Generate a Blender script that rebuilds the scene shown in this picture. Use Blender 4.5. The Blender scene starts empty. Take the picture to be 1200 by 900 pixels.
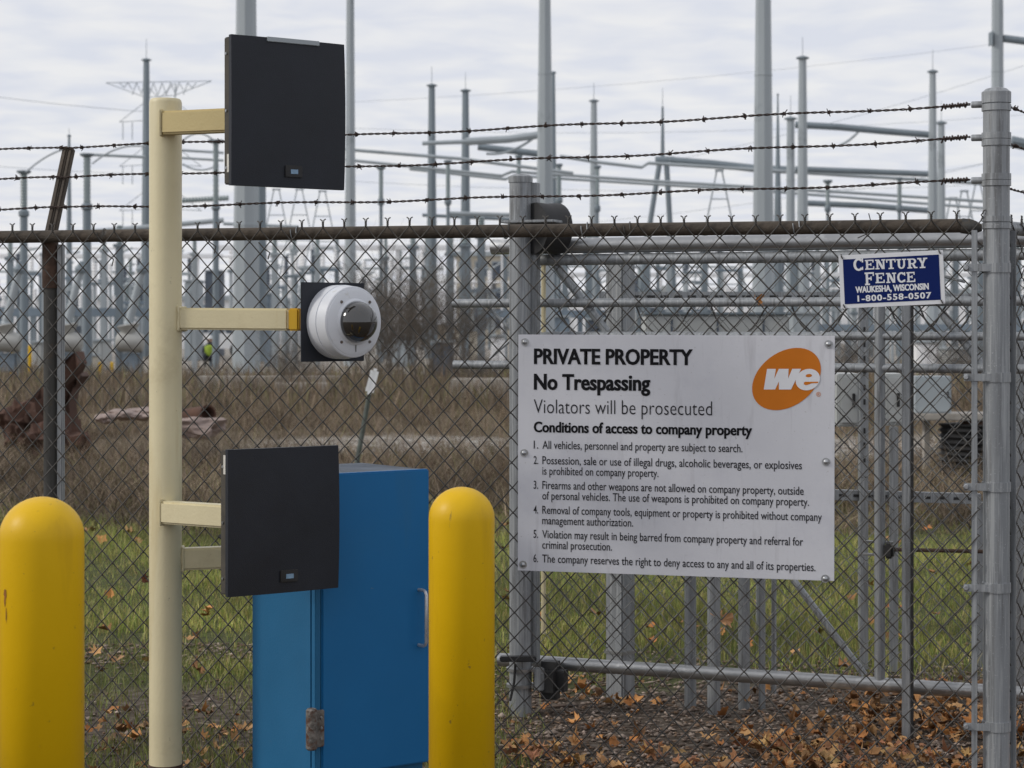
import bpy, bmesh, math, random
import numpy as np
from mathutils import Vector, Matrix, noise
random.seed(7); rng = np.random.default_rng(7)
sc = bpy.context.scene
col = sc.collection
R = math.radians
# ------------------------------------------------------------------ camera
H = 1.5; F = 2400.0; HY = 380.0
cam_d = bpy.data.cameras.new('camera'); cam = bpy.data.objects.new('camera', cam_d); col.objects.link(cam)
cam.location = (0, 0, H); cam.rotation_euler = (R(90), 0, 0)
cam_d.sensor_width = 36; cam_d.lens = 36 * F / 1200
cam_d.shift_y = (HY - 450) / 1200
cam_d.clip_start = 0.1; cam_d.clip_end = 6000
cam_d.dof.use_dof = True; cam_d.dof.focus_distance = 6.25; cam_d.dof.aperture_fstop = 8.0
sc.camera = cam
# ------------------------------------------------------------------ light
sc.view_settings.view_transform = 'Standard'; sc.view_settings.look = 'None'
sc.view_settings.exposure = 0.0; sc.view_settings.gamma = 1
SUN_EL, SUN_AZ = R(33), R(-100)      # azimuth measured from +Y towards +X: left, a little in front of the fence
w = bpy.data.worlds.new('World'); sc.world = w; w.use_nodes = True
nt = w.node_tree; N = nt.nodes; L = nt.links; N.clear()
out = N.new('ShaderNodeOutputWorld'); bg = N.new('ShaderNodeBackground')
sky = N.new('ShaderNodeTexSky'); sky.sky_type = 'NISHITA'; sky.sun_disc = False
sky.sun_elevation = SUN_EL; sky.sun_rotation = SUN_AZ
tc = N.new('ShaderNodeTexCoord'); sep = N.new('ShaderNodeSeparateXYZ'); L.new(tc.outputs['Generated'], sep.inputs[0])
# clouds live on a flat ceiling: direction / height, so bands compress towards the horizon
zc = N.new('ShaderNodeMath'); zc.operation = 'MAXIMUM'; zc.inputs[1].default_value = 0.0; L.new(sep.outputs['Z'], zc.inputs[0])
za = N.new('ShaderNodeMath'); za.operation = 'ADD'; za.inputs[1].default_value = 0.06; L.new(zc.outputs[0], za.inputs[0])
dv = N.new('ShaderNodeVectorMath'); dv.operation = 'DIVIDE'
cmb = N.new('ShaderNodeCombineXYZ'); L.new(za.outputs[0], cmb.inputs[0]); L.new(za.outputs[0], cmb.inputs[1]); cmb.inputs[2].default_value = 1
L.new(tc.outputs['Generated'], dv.inputs[0]); L.new(cmb.outputs[0], dv.inputs[1])
mp = N.new('ShaderNodeMapping'); mp.inputs['Scale'].default_value = (1.9, 1.7, 0.0); mp.inputs['Rotation'].default_value = (0, 0, R(12)); mp.inputs['Location'].default_value = (3.1, 1.7, 0)
L.new(dv.outputs[0], mp.inputs[0])
nz = N.new('ShaderNodeTexNoise'); nz.inputs['Scale'].default_value = 2.4; nz.inputs['Detail'].default_value = 4; nz.inputs['Roughness'].default_value = 0.45; nz.inputs['Distortion'].default_value = 0.3
L.new(mp.outputs[0], nz.inputs['Vector'])
cr = N.new('ShaderNodeValToRGB'); cr.color_ramp.elements[0].position = 0.36; cr.color_ramp.elements[0].color = (0.735, 0.76, 0.84, 1)
cr.color_ramp.elements[1].position = 0.66; cr.color_ramp.elements[1].color = (0.865, 0.865, 0.88, 1)
L.new(nz.outputs['Fac'], cr.inputs[0])
sm = N.new('ShaderNodeMixRGB'); sm.blend_type = 'MULTIPLY'; sm.inputs[0].default_value = 1; sm.inputs[2].default_value = (0.1, 0.1, 0.1, 1)
L.new(sky.outputs[0], sm.inputs[1])
mx = N.new('ShaderNodeMixRGB'); mx.inputs[0].default_value = 0.93
L.new(sm.outputs[0], mx.inputs[1]); L.new(cr.outputs[0], mx.inputs[2])
L.new(mx.outputs[0], bg.inputs['Color']); bg.inputs['Strength'].default_value = 1.0
L.new(bg.outputs[0], out.inputs[0])
sd = bpy.data.lights.new('sun', 'SUN'); sd.energy = 1.5; sd.angle = R(11); sd.color = (1, 0.95, 0.87)
so = bpy.data.objects.new('sun', sd); col.objects.link(so)
sdir = Vector((math.sin(SUN_AZ) * math.cos(SUN_EL), math.cos(SUN_AZ) * math.cos(SUN_EL), math.sin(SUN_EL)))
so.rotation_euler = sdir.to_track_quat('Z', 'Y').to_euler(); so.location = (-20, 20, 40)

# ------------------------------------------------------------------ helpers
def P(px, py, D): return Vector(((px - 600) / F * D, D, H - (py - HY) / F * D))
def Gd(py): return F * H / (py - HY)          # distance at which the ground shows at row py

def mat(name, c, rough=0.6, metal=0.0, var=0.12, scale=6.0, bump=0.0, bscale=60.0, streak=None, spots=None, spec=0.5, detail=4, attr=False, rnd=0.0, trans=0.0, coat=0.0):
    m = bpy.data.materials.new(name); m.use_nodes = True
    n = m.node_tree.nodes; l = m.node_tree.links
    b = n['Principled BSDF']; b.inputs['Roughness'].default_value = rough; b.inputs['Metallic'].default_value = metal
    b.inputs['Specular IOR Level'].default_value = spec; b.inputs['Coat Weight'].default_value = coat
    t = n.new('ShaderNodeTexCoord'); mpn = n.new('ShaderNodeMapping'); l.new(t.outputs['Object'], mpn.inputs[0])
    if streak: mpn.inputs['Scale'].default_value = streak
    z = n.new('ShaderNodeTexNoise'); z.inputs['Scale'].default_value = scale; z.inputs['Detail'].default_value = detail; z.inputs['Roughness'].default_value = 0.6
    l.new(mpn.outputs[0], z.inputs['Vector'])
    r = n.new('ShaderNodeValToRGB'); r.color_ramp.elements[0].position = 0.3; r.color_ramp.elements[1].position = 0.7
    r.color_ramp.elements[0].color = tuple(x * (1 - var) for x in c) + (1,)
    r.color_ramp.elements[1].color = tuple(min(1, x * (1 + var)) for x in c) + (1,)
    l.new(z.outputs['Fac'], r.inputs[0]); src = r.outputs[0]
    for (sc_, thr, c2, wid, *st) in (spots or []):
        v = n.new('ShaderNodeTexNoise'); v.inputs['Scale'].default_value = sc_; v.inputs['Detail'].default_value = 5; v.inputs['Roughness'].default_value = 0.65
        mm = n.new('ShaderNodeMapping'); l.new(t.outputs['Object'], mm.inputs[0]); mm.inputs['Location'].default_value = (3.3 * sc_ % 7, 1.7, 2.2)
        if st: mm.inputs['Scale'].default_value = st[0]
        l.new(mm.outputs[0], v.inputs['Vector'])
        mr = n.new('ShaderNodeMapRange'); mr.inputs['From Min'].default_value = thr; mr.inputs['From Max'].default_value = thr + wid
        l.new(v.outputs['Fac'], mr.inputs['Value'])
        mxn = n.new('ShaderNodeMixRGB'); l.new(mr.outputs[0], mxn.inputs[0]); l.new(src, mxn.inputs[1]); mxn.inputs[2].default_value = tuple(c2) + (1,)
        src = mxn.outputs[0]
    if attr:
        a = n.new('ShaderNodeAttribute'); a.attribute_name = 'Col'
        mu = n.new('ShaderNodeMixRGB'); mu.blend_type = 'MULTIPLY'; mu.inputs[0].default_value = 1
        l.new(src, mu.inputs[1]); l.new(a.outputs['Color'], mu.inputs[2]); src = mu.outputs[0]
    if rnd:
        oi = n.new('ShaderNodeObjectInfo'); hs = n.new('ShaderNodeHueSaturation')
        m1 = n.new('ShaderNodeMapRange'); m1.inputs['To Min'].default_value = 1 - rnd; m1.inputs['To Max'].default_value = 1 + rnd
        l.new(oi.outputs['Random'], m1.inputs['Value']); l.new(m1.outputs[0], hs.inputs['Value'])
        m2 = n.new('ShaderNodeMath'); m2.operation = 'MULTIPLY'; m2.inputs[1].default_value = 7.31; l.new(oi.outputs['Random'], m2.inputs[0])
        m3 = n.new('ShaderNodeMath'); m3.operation = 'FRACT'; l.new(m2.outputs[0], m3.inputs[0])
        m4 = n.new('ShaderNodeMapRange'); m4.inputs['To Min'].default_value = 0.5 - rnd * 0.05; m4.inputs['To Max'].default_value = 0.5 + rnd * 0.05
        l.new(m3.outputs[0], m4.inputs['Value']); l.new(m4.outputs[0], hs.inputs['Hue'])
        l.new(src, hs.inputs['Color']); src = hs.outputs[0]
    l.new(src, b.inputs['Base Color'])
    if bump:
        bz = n.new('ShaderNodeTexNoise'); bz.inputs['Scale'].default_value = bscale; bz.inputs['Detail'].default_value = 3
        l.new(mpn.outputs[0], bz.inputs['Vector'])
        bp = n.new('ShaderNodeBump'); bp.inputs['Strength'].default_value = bump; bp.inputs['Distance'].default_value = 0.01
        l.new(bz.outputs['Fac'], bp.inputs['Height']); l.new(bp.outputs[0], b.inputs['Normal'])
    rr = n.new('ShaderNodeMapRange'); rr.inputs['To Min'].default_value = max(0, rough - 0.1); rr.inputs['To Max'].default_value = min(1, rough + 0.1)
    l.new(z.outputs['Fac'], rr.inputs['Value']); l.new(rr.outputs[0], b.inputs['Roughness'])
    return m

M = {}
M['galv'] = mat('galvanised_steel', (0.27, 0.285, 0.30), 0.5, 0.35, 0.16, 9, 0.12, 90, streak=(1, 1, 0.12), spots=[(110, 0.50, (0.37, 0.385, 0.395), 0.12, (1, 1, .025)), (45, 0.52, (0.165, 0.17, 0.175), 0.14, (1, 1, .05)), (160, 0.60, (0.42, 0.43, 0.44), 0.1)])
M['galv_bright'] = mat('bright_galvanised_rail', (0.34, 0.345, 0.35), 0.33, 0.75, 0.12, 12, 0.1, 80, spots=[(18, 0.6, (0.5, 0.5, 0.5), 0.12), (3.0, 0.57, (0.72, 0.72, 0.70), 0.08), (10, 0.66, (0.2, 0.19, 0.17), 0.1)])
M['galv_far'] = mat('weathered_far_steel', (0.205, 0.245, 0.275), 0.6, 0.1, 0.12, 1.2, streak=(1, 1, 0.2))
M['galv_pale'] = mat('pale_far_steel', (0.37, 0.41, 0.435), 0.55, 0.1, 0.10, 0.8, streak=(1, 1, 0.15), spots=[(0.7, 0.62, (0.26, 0.29, 0.31), 0.1)])
M['mesh'] = mat('old_fence_wire', (0.075, 0.070, 0.064), 0.6, 0.3, 0.3, 30, 0.1, 200)
M['mesh_new'] = mat('gate_fence_wire', (0.17, 0.175, 0.175), 0.5, 0.4, 0.2, 30)
M['rust_rail'] = mat('brown_rusted_rail', (0.074, 0.059, 0.045), 0.85, 0.0, 0.28, 7, 0.35, 120, spots=[(9, 0.58, (0.090, 0.066, 0.048), 0.12), (14, 0.62, (0.13, 0.125, 0.115), 0.1)])
M['rust'] = mat('orange_rust', (0.075, 0.045, 0.032), 0.9, 0.0, 0.4, 20, 0.4, 100, spots=[(12, 0.55, (0.055, 0.045, 0.038), 0.1)])
M['old_post'] = mat('dark_weathered_post', (0.075, 0.073, 0.068), 0.8, 0.1, 0.3, 14, 0.2, 90, streak=(1, 1, 0.15), spots=[(8, 0.6, (0.10, 0.075, 0.05), 0.1)])
M['barb'] = mat('rusty_barbed_wire', (0.055, 0.038, 0.032), 0.85, 0.2, 0.3, 60)
M['cream'] = mat('cream_gloss_paint', (0.67, 0.595, 0.385), 0.42, 0, 0.05, 5, 0.08, 120, spec=0.35, spots=[(12, 0.56, (0.60, 0.51, 0.30), 0.15, (1, 1, .1)), (60, 0.70, (0.40, 0.30, 0.17), 0.04), (22, 0.70, (0.36, 0.31, 0.20), 0.05), (5, 0.60, (0.52, 0.445, 0.27), 0.2)])
M['cream_deep'] = mat('yellowed_cream_paint', (0.62, 0.50, 0.24), 0.42, 0, 0.05, 5, 0.08, 120, spots=[(24, 0.70, (0.36, 0.28, 0.15), 0.05)])
M['yellow'] = mat('safety_yellow_plastic', (0.72, 0.435, 0.002), 0.42, 0, 0.04, 3, 0.05, 90, spec=0.28, spots=[(9, 0.54, (0.60, 0.35, 0.004), 0.2, (1, 1, .12)), (3.5, 0.58, (0.62, 0.38, 0.004), 0.25), (45, 0.67, (0.34, 0.21, 0.03), 0.05), (30, 0.71, (0.42, 0.26, 0.03), 0.02, (1, 1, .15))])
M['yellow_paint'] = mat('old_yellow_paint', (0.62, 0.36, 0.01), 0.5, 0, 0.08, 8)
M['blue'] = mat('blue_enamel', (0.010, 0.140, 0.35), 0.45, 0, 0.05, 3, 0.10, 9, spec=0.3, spots=[(3, 0.5, (0.015, 0.140, 0.33), 0.3), (7, 0.58, (0.02, 0.14, 0.31), 0.15, (1, 1, .12)), (26, 0.72, (0.05, 0.16, 0.30), 0.02, (.4, .4, 1)), (60, 0.74, (0.12, 0.14, 0.16), 0.03)])
M['blue_side'] = mat('darker_blue_enamel', (0.016, 0.125, 0.265), 0.5, 0, 0.07, 3, 0.06, 160, spec=0.3, spots=[(6, 0.55, (0.022, 0.115, 0.22), 0.15, (1, 1, .12)), (50, 0.73, (0.10, 0.12, 0.14), 0.03)])  # darker, greyer blue than the door, for cabinet body and frame edge
M['black'] = mat('black_textured_plastic', (0.016, 0.019, 0.027), 0.5, 0, 0.2, 5, 0.12, 400, spec=0.35, spots=[(6, 0.6, (0.019, 0.023, 0.031), 0.2), (70, 0.76, (0.09, 0.09, 0.09), 0.02)])
M['black_side'] = mat('dusty_black_edge', (0.06, 0.052, 0.040), 0.75, 0, 0.35, 12, 0.1, 200, spots=[(10, 0.55, (0.10, 0.085, 0.06), 0.15, (1, 1, .3))])
M['dark'] = mat('black_rubber', (0.018, 0.018, 0.019), 0.6, 0, 0.3, 20)
M['sign_white'] = mat('dulled_white_sign_sheet', (0.625, 0.63, 0.67), 0.5, 0, 0.035, 5, 0.03, 90, spots=[(55, 0.69, (0.38, 0.37, 0.40), 0.06), (5, 0.52, (0.56, 0.565, 0.615), 0.2), (22, 0.56, (0.53, 0.53, 0.565), 0.14, (1, 1, .12)), (120, 0.66, (0.45, 0.44, 0.45), 0.06)])
M['ink'] = mat('black_ink', (0.010, 0.010, 0.012), 0.6, 0, 0.05, 5, spec=0.12)
M['ink_grey'] = mat('faded_black_ink', (0.026, 0.026, 0.03), 0.6, 0, 0.05, 5, spec=0.12)
M['orange'] = mat('orange_print', (0.56, 0.165, 0.012), 0.5, 0, 0.06, 8, spec=0.2)
M['sign_blue'] = mat('navy_print', (0.003, 0.014, 0.105), 0.6, 0, 0.06, 8, spec=0.15)
M['sign_paint'] = mat('white_print', (0.72, 0.73, 0.76), 0.45, 0, 0.04, 12)
M['zinc'] = mat('zinc_bolt', (0.42, 0.43, 0.44), 0.35, 0.8, 0.2, 60)
M['white_housing'] = mat('white_camera_housing', (0.66, 0.68, 0.72), 0.4, 0, 0.04, 8, spots=[(14, 0.62, (0.52, 0.51, 0.47), 0.1)])
M['sticker'] = mat('pale_sticker', (0.62, 0.60, 0.54), 0.6, 0, 0.15, 60)
M['logo_blue'] = mat('pale_blue_badge', (0.20, 0.32, 0.45), 0.4, 0, 0.2, 60)
M['handle'] = mat('satin_steel_handle', (0.55, 0.56, 0.57), 0.3, 0.6, 0.1, 20)
M['dusty'] = mat('dusty_cabinet_top', (0.10, 0.12, 0.15), 0.8, 0, 0.3, 10)
M['hinge'] = mat('rusty_hinge', (0.17, 0.155, 0.14), 0.7, 0.3, 0.4, 40, 0.4, 120, spots=[(30, 0.5, (0.10, 0.045, 0.025), 0.1), (26, 0.62, (0.36, 0.35, 0.34), 0.1)])
M['leaf'] = mat('fallen_leaf', (0.38, 0.205, 0.085), 0.75, 0, 0.35, 25, rnd=0.45)
M['leaf_s'] = mat('leaf_litter', (0.35, 0.19, 0.08), 0.8, 0, 0.3, 12, attr=True)
M['stone'] = mat('gravel_stones', (0.235, 0.185, 0.15), 0.85, 0, 0.2, 30, attr=True)
M['grass'] = mat('grass_blades', (0.27, 0.285, 0.085), 0.65, 0, 0.2, 1.5, attr=True)
M['weed'] = mat('dead_weeds', (0.225, 0.18, 0.13), 0.85, 0, 0.2, 1.0, attr=True)
M['twig'] = mat('bare_twigs', (0.135, 0.115, 0.095), 0.9, 0, 0.3, 4)
M['concrete'] = mat('concrete', (0.38, 0.35, 0.31), 0.9, 0, 0.15, 3, 0.3, 30, spots=[(2.5, 0.6, (0.27, 0.25, 0.22), 0.15)])
M['pink_conc'] = mat('pinkish_rubble', (0.30, 0.235, 0.21), 0.9, 0, 0.15, 3, 0.4, 20)
M['far_white'] = mat('white_cladding', (0.86, 0.86, 0.87), 0.6, 0, 0.04, 0.4)
M['far_dark'] = mat('dark_far_equipment', (0.09, 0.11, 0.14), 0.6, 0, 0.2, 1)
M['far_blue'] = mat('blue_grey_equipment', (0.20, 0.25, 0.30), 0.6, 0, 0.2, 0.8)
M['far_box'] = mat('pale_grey_cabinet', (0.44, 0.455, 0.45), 0.55, 0, 0.06, 2)
M['porcelain'] = mat('grey_insulator', (0.26, 0.31, 0.32), 0.3, 0, 0.1, 2)
M['tank'] = mat('breaker_tank', (0.40, 0.40, 0.38), 0.5, 0, 0.12, 1.5)
M['window'] = mat('far_window', (0.06, 0.08, 0.11), 0.2, 0, 0.1, 1)
M['tan'] = mat('tan_building', (0.55, 0.50, 0.41), 0.7, 0, 0.08, 1)
M['green_post'] = mat('green_steel_post', (0.085, 0.10, 0.088), 0.6, 0.1, 0.3, 20)
M['skin'] = mat('skin', (0.42, 0.26, 0.19), 0.6); M['hivis'] = mat('high_visibility_fabric', (0.30, 0.42, 0.04), 0.7)
M['trousers'] = mat('dark_trousers', (0.03, 0.035, 0.05), 0.8); M['helmet'] = mat('white_helmet', (0.75, 0.75, 0.75), 0.4)
g = bpy.data.materials.new('smoked_dome'); g.use_nodes = True; b = g.node_tree.nodes['Principled BSDF']
b.inputs['Base Color'].default_value = (0.045, 0.042, 0.04, 1); b.inputs['Roughness'].default_value = 0.06; b.inputs['Specular IOR Level'].default_value = 0.9; b.inputs['Coat Weight'].default_value = 0.6; b.inputs['Coat Roughness'].default_value = 0.03
g.node_tree.nodes['Principled BSDF'].inputs['Base Color'].default_value = (0.02, 0.018, 0.016, 1); M['dome'] = g

def link(o, parent=None):
    col.objects.link(o)
    if parent: o.parent = parent
    return o
def props(o, label=None, cat=None, group=None, kind=None):
    if label: o['label'] = label
    if cat: o['category'] = cat
    if group: o['group'] = group
    if kind: o['kind'] = kind
    return o
def thing(name, loc, label, cat, group=None):
    o = bpy.data.objects.new(name, None); o.empty_display_size = 0.1; o.location = loc; link(o)
    o['org'] = [loc[0], loc[1], loc[2]]
    return props(o, label, cat, group)
def org_of(p):
    while p is not None:
        if 'org' in p.keys(): return Vector(p['org'])
        p = p.parent
    return Vector((0, 0, 0))

class MB:
    """collects vertices/faces in world space (through matrix T)"""
    def __init__(s, T=None): s.v = []; s.f = []; s.T = T or Matrix.Identity(4)
    def add(s, vs, fs):
        k = len(s.v); s.v += [tuple(s.T @ Vector(v)) for v in vs]; s.f += [tuple(i + k for i in f) for f in fs]; return s
    def box(s, a, b, bev=0.0, M2=None):
        bm = bmesh.new(); bmesh.ops.create_cube(bm, size=1)
        c = [(a[i] + b[i]) / 2 for i in range(3)]; d = [abs(b[i] - a[i]) for i in range(3)]
        for v in bm.verts: v.co = Vector((v.co.x * d[0] + c[0], v.co.y * d[1] + c[1], v.co.z * d[2] + c[2]))
        if bev: bmesh.ops.bevel(bm, geom=bm.edges[:], offset=bev, segments=2, affect='EDGES')
        vs = [(M2 @ v.co) if M2 else v.co.copy() for v in bm.verts]
        s.add(vs, [[v.index for v in f.verts] for f in bm.faces]); bm.free(); return s
    def rings(s, rings, closed_ends=True):
        n = len(rings[0]); vs = [p for r in rings for p in r]; fs = []
        for i in range(len(rings) - 1):
            for j in range(n):
                k = (j + 1) % n; fs.append((i * n + j, i * n + k, (i + 1) * n + k, (i + 1) * n + j))
        if closed_ends: fs.append(tuple(range(n))[::-1]); fs.append(tuple((len(rings) - 1) * n + j for j in range(n)))
        return s.add(vs, fs)
    def cyl(s, p0, p1, r0, r1=None, n=12):
        return s.prof(p0, p1, [(0, r0), (1, r0 if r1 is None else r1)], n)
    def prof(s, p0, p1, prof, n=16):
        """prof: list of (t 0..1 along p0->p1, radius)"""
        p0 = Vector(p0); p1 = Vector(p1); d = (p1 - p0).normalized()
        a = d.orthogonal().normalized() if abs(d.z) < 0.99 else Vector((1, 0, 0)); a = (a - d * a.dot(d)).normalized(); b_ = d.cross(a)
        rs = [[p0.lerp(p1, t) + (a * math.cos(2 * math.pi * j / n) + b_ * math.sin(2 * math.pi * j / n)) * r for j in range(n)] for t, r in prof]
        return s.rings(rs)
    def tube(s, pts, r, n=6):
        pts = [Vector(p) for p in pts]; rs = []; prev = None
        for i, p in enumerate(pts):
            d = (pts[min(i + 1, len(pts) - 1)] - pts[max(i - 1, 0)]).normalized()
            if prev is None:
                a = d.orthogonal().normalized()
            else:
                a = (prev - d * prev.dot(d)).normalized()
            prev = a; b_ = d.cross(a); rr = r[i] if isinstance(r, (list, tuple)) else r
            rs.append([p + (a * math.cos(2 * math.pi * j / n) + b_ * math.sin(2 * math.pi * j / n)) * rr for j in range(n)])
        return s.rings(rs)
    def build(s, name, m, parent=None, smooth=False, auto=True, **kw):
        o_ = org_of(parent)
        me = bpy.data.meshes.new(name); me.from_pydata([(x - o_.x, y - o_.y, z - o_.z) for x, y, z in s.v], [], s.f)
        bm = bmesh.new(); bm.from_mesh(me); bmesh.ops.recalc_face_normals(bm, faces=bm.faces[:]); bm.to_mesh(me); bm.free()
        me.materials.append(m if not isinstance(m, str) else M[m])
        o = bpy.data.objects.new(name, me); link(o, parent)
        if smooth or auto:
            for p in me.polygons: p.use_smooth = True
            try: me.set_sharp_from_angle(angle=R(180) if smooth is True else R(38))
            except Exception: pass
        if kw: props(o, **kw)
        return o
def frame(o, ux, up=(0, 0, 1)):
    """local x along ux, local z up, local y = away (z cross x)"""
    x = Vector(ux).normalized(); z = Vector(up); y = z.cross(x).normalized()
    return Matrix(((x.x, y.x, z.x, o[0]), (x.y, y.y, z.y, o[1]), (x.z, y.z, z.z, o[2]), (0, 0, 0, 1)))
def npmesh(name, verts, faces, m, parent=None, colr=None, smooth=False, kind=None, label=None, cat=None):
    """verts (n,3), faces (m,k) with constant k; colr per face (m,3)"""
    me = bpy.data.meshes.new(name); k = faces.shape[1]; nf = len(faces)
    o_ = org_of(parent); verts = verts - np.array([o_.x, o_.y, o_.z])
    me.vertices.add(len(verts)); me.vertices.foreach_set('co', verts.astype(np.float32).ravel())
    me.loops.add(nf * k); me.loops.foreach_set('vertex_index', faces.astype(np.int32).ravel())
    me.polygons.add(nf); me.polygons.foreach_set('loop_start', (np.arange(nf) * k).astype(np.int32))
    if smooth: me.polygons.foreach_set('use_smooth', np.ones(nf, dtype=bool))
    me.update(calc_edges=True)
    if colr is not None:
        at = me.attributes.new('Col', 'FLOAT_COLOR', 'CORNER')
        c = np.ones((nf, k, 4), dtype=np.float32); c[:, :, :3] = colr[:, None, :]
        at.data.foreach_set('color', c.ravel())
    me.materials.append(m); o = bpy.data.objects.new(name, me); link(o, parent)
    return props(o, label=label, cat=cat, kind=kind)

# ------------------------------------------------------------------ ground
gm = bpy.data.materials.new('ground_soil'); gm.use_nodes = True; n = gm.node_tree.nodes; l = gm.node_tree.links
b = n['Principled BSDF']; b.inputs['Roughness'].default_value = 0.95; b.inputs['Specular IOR Level'].default_value = 0.2
t = n.new('ShaderNodeTexCoord'); s_ = n.new('ShaderNodeSeparateXYZ'); l.new(t.outputs['Object'], s_.inputs[0])
z1 = n.new('ShaderNodeTexNoise'); z1.inputs['Scale'].default_value = 0.9; z1.inputs['Detail'].default_value = 5; l.new(t.outputs['Object'], z1.inputs['Vector'])
z2 = n.new('ShaderNodeTexNoise'); z2.inputs['Scale'].default_value = 22; z2.inputs['Detail'].default_value = 4; l.new(t.outputs['Object'], z2.inputs['Vector'])
def ramp(fac, stops):
    r = n.new('ShaderNodeValToRGB'); e = r.color_ramp.elements
    while len(e) < len(stops): e.new(0.5)
    for i, (p_, c_) in enumerate(stops): e[i].position = p_; e[i].color = tuple(c_) + (1,)
    l.new(fac, r.inputs[0]); return r.outputs[0]
soil = ramp(z2.outputs['Fac'], [(0.3, (0.045, 0.034, 0.026)), (0.5, (0.085, 0.066, 0.05)), (0.7, (0.17, 0.145, 0.12))])
turf = ramp(z2.outputs['Fac'], [(0.3, (0.035, 0.042, 0.014)), (0.7, (0.09, 0.095, 0.035))])
dead = ramp(z2.outputs['Fac'], [(0.3, (0.07, 0.052, 0.033)), (0.7, (0.19, 0.15, 0.10))])
z3 = n.new('ShaderNodeTexNoise'); z3.inputs['Scale'].default_value = 5; z3.inputs['Detail'].default_value = 8; z3.inputs['Roughness'].default_value = 0.75; l.new(t.outputs['Object'], z3.inputs['Vector'])
grav = ramp(z3.outputs['Fac'], [(0.40, (0.11, 0.085, 0.065)), (0.50, (0.30, 0.275, 0.24)), (0.62, (0.56, 0.54, 0.50))])
wob = n.new('ShaderNodeMath'); wob.operation = 'MULTIPLY_ADD'; wob.inputs[1].default_value = 3.0; l.new(z1.outputs['Fac'], wob.inputs[0]); l.new(s_.outputs['Y'], wob.inputs[2])
def step(lo, hi):
    mr = n.new('ShaderNodeMapRange'); mr.inputs['From Min'].default_value = lo; mr.inputs['From Max'].default_value = hi; l.new(wob.outputs[0], mr.inputs['Value']); return mr.outputs[0]
def mixc(f, a, b_):
    q = n.new('ShaderNodeMixRGB'); l.new(f, q.inputs[0]); l.new(a, q.inputs[1]); l.new(b_, q.inputs[2]); return q.outputs[0]
c = mixc(step(9.7, 10.3), soil, turf); c = mixc(step(16.5, 20), c, dead); gx = n.new('ShaderNodeMapRange'); gx.inputs['From Min'].default_value = -3.6; gx.inputs['From Max'].default_value = -2.2; l.new(s_.outputs['X'], gx.inputs['Value'])
gmul = n.new('ShaderNodeMath'); gmul.operation = 'MULTIPLY'; l.new(gx.outputs[0], gmul.inputs[0]); l.new(step(24, 24.8), gmul.inputs[1])
c = mixc(gmul.outputs[0], c, grav); c = mixc(step(28.2, 29.5), c, dead); c = mixc(step(62, 66), c, grav); c = mixc(step(150, 200), c, dead)
l.new(c, b.inputs['Base Color'])
bp = n.new('ShaderNodeBump'); bp.inputs['Strength'].default_value = 0.6; bp.inputs['Distance'].default_value = 0.03; l.new(z2.outputs['Fac'], bp.inputs['Height']); l.new(bp.outputs[0], b.inputs['Normal'])
gm_ob = None
xs = sorted(set([-3000, -900, -300, -100] + [i * 1.0 for i in range(-30, 31)] + [100, 300, 900, 3000])); ys = sorted(set([-60, -20, -5] + [i * 1.0 for i in range(0, 66)] + [75, 90, 120, 200, 400, 900, 2500, 5000]))
gv = [(x, y, (noise.noise(Vector((x * .3, y * .3, 0))) * 0.05 if 9.5 < y < 60 and abs(x) < 30 else 0)) for y in ys for x in xs]
gf = [(j * len(xs) + i, j * len(xs) + i + 1, (j + 1) * len(xs) + i + 1, (j + 1) * len(xs) + i) for j in range(len(ys) - 1) for i in range(len(xs) - 1)]
mb = MB(); mb.v = gv; mb.f = gf; ground = mb.build('ground', gm, auto=False, kind='structure')

# ------------------------------------------------------------------ grass, weeds, gravel, leaves
def blades(name, n_, pos, hgt, wid, lean, cols, m, label, cat=None, seg=2):
    x, y = pos(n_); n_ = len(x)
    h = hgt(n_, x, y); wd = wid * rng.uniform(.6, 1.3, n_); a = rng.uniform(0, 2 * np.pi, n_); ln = lean * rng.uniform(0.1, 1, n_) * h
    dx, dy = np.cos(a), np.sin(a); b2 = rng.uniform(0, 2 * np.pi, n_); lx, ly = np.cos(b2) * ln, np.sin(b2) * ln
    z0 = np.full(n_, -0.01)
    V = np.stack([np.stack([x - dx * wd, y - dy * wd, z0], 1), np.stack([x + dx * wd, y + dy * wd, z0], 1),
                  np.stack([x + dx * wd * .7 + lx * .35, y + dy * wd * .7 + ly * .35, h * .55], 1), np.stack([x - dx * wd * .7 + lx * .35, y - dy * wd * .7 + ly * .35, h * .55], 1),
                  np.stack([x + lx + dx * wd * .1, y + ly + dy * wd * .1, h], 1), np.stack([x + lx - dx * wd * .1, y + ly - dy * wd * .1, h], 1)], 1)
    base = (np.arange(n_) * 6)[:, None]
    Fc = np.concatenate([base + np.array([[0, 1, 2, 3]]), base + np.array([[3, 2, 4, 5]])], 1).reshape(-1, 4)
    ci = cols[rng.integers(0, len(cols), n_)] * rng.uniform(.7, 1.25, (n_, 1)) * (1 + .3 * np.clip(nz2(x, y, .8, 7) * .6 + nz2(x, y, 2.3, 1) * .4, -1.3, 1.3))[:, None]; ci = np.repeat(ci, 2, axis=0)
    return npmesh(name, V.reshape(-1, 3), Fc, m, colr=ci, kind='stuff', label=label, cat=cat)
def view_pos(d0, d1, px0=-80, px1=1290, power=1.0, patch=None):
    def f(n_):
        D = (d0 ** -power + (d1 ** -power - d0 ** -power) * rng.uniform(0, 1, n_)) ** (-1 / power)
        px = rng.uniform(px0, px1, n_); X = (px - 600) / F * D
        if patch:
            k = patch(X, D, n_); return X[k], D[k]
        return X, D
    return f
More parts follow.
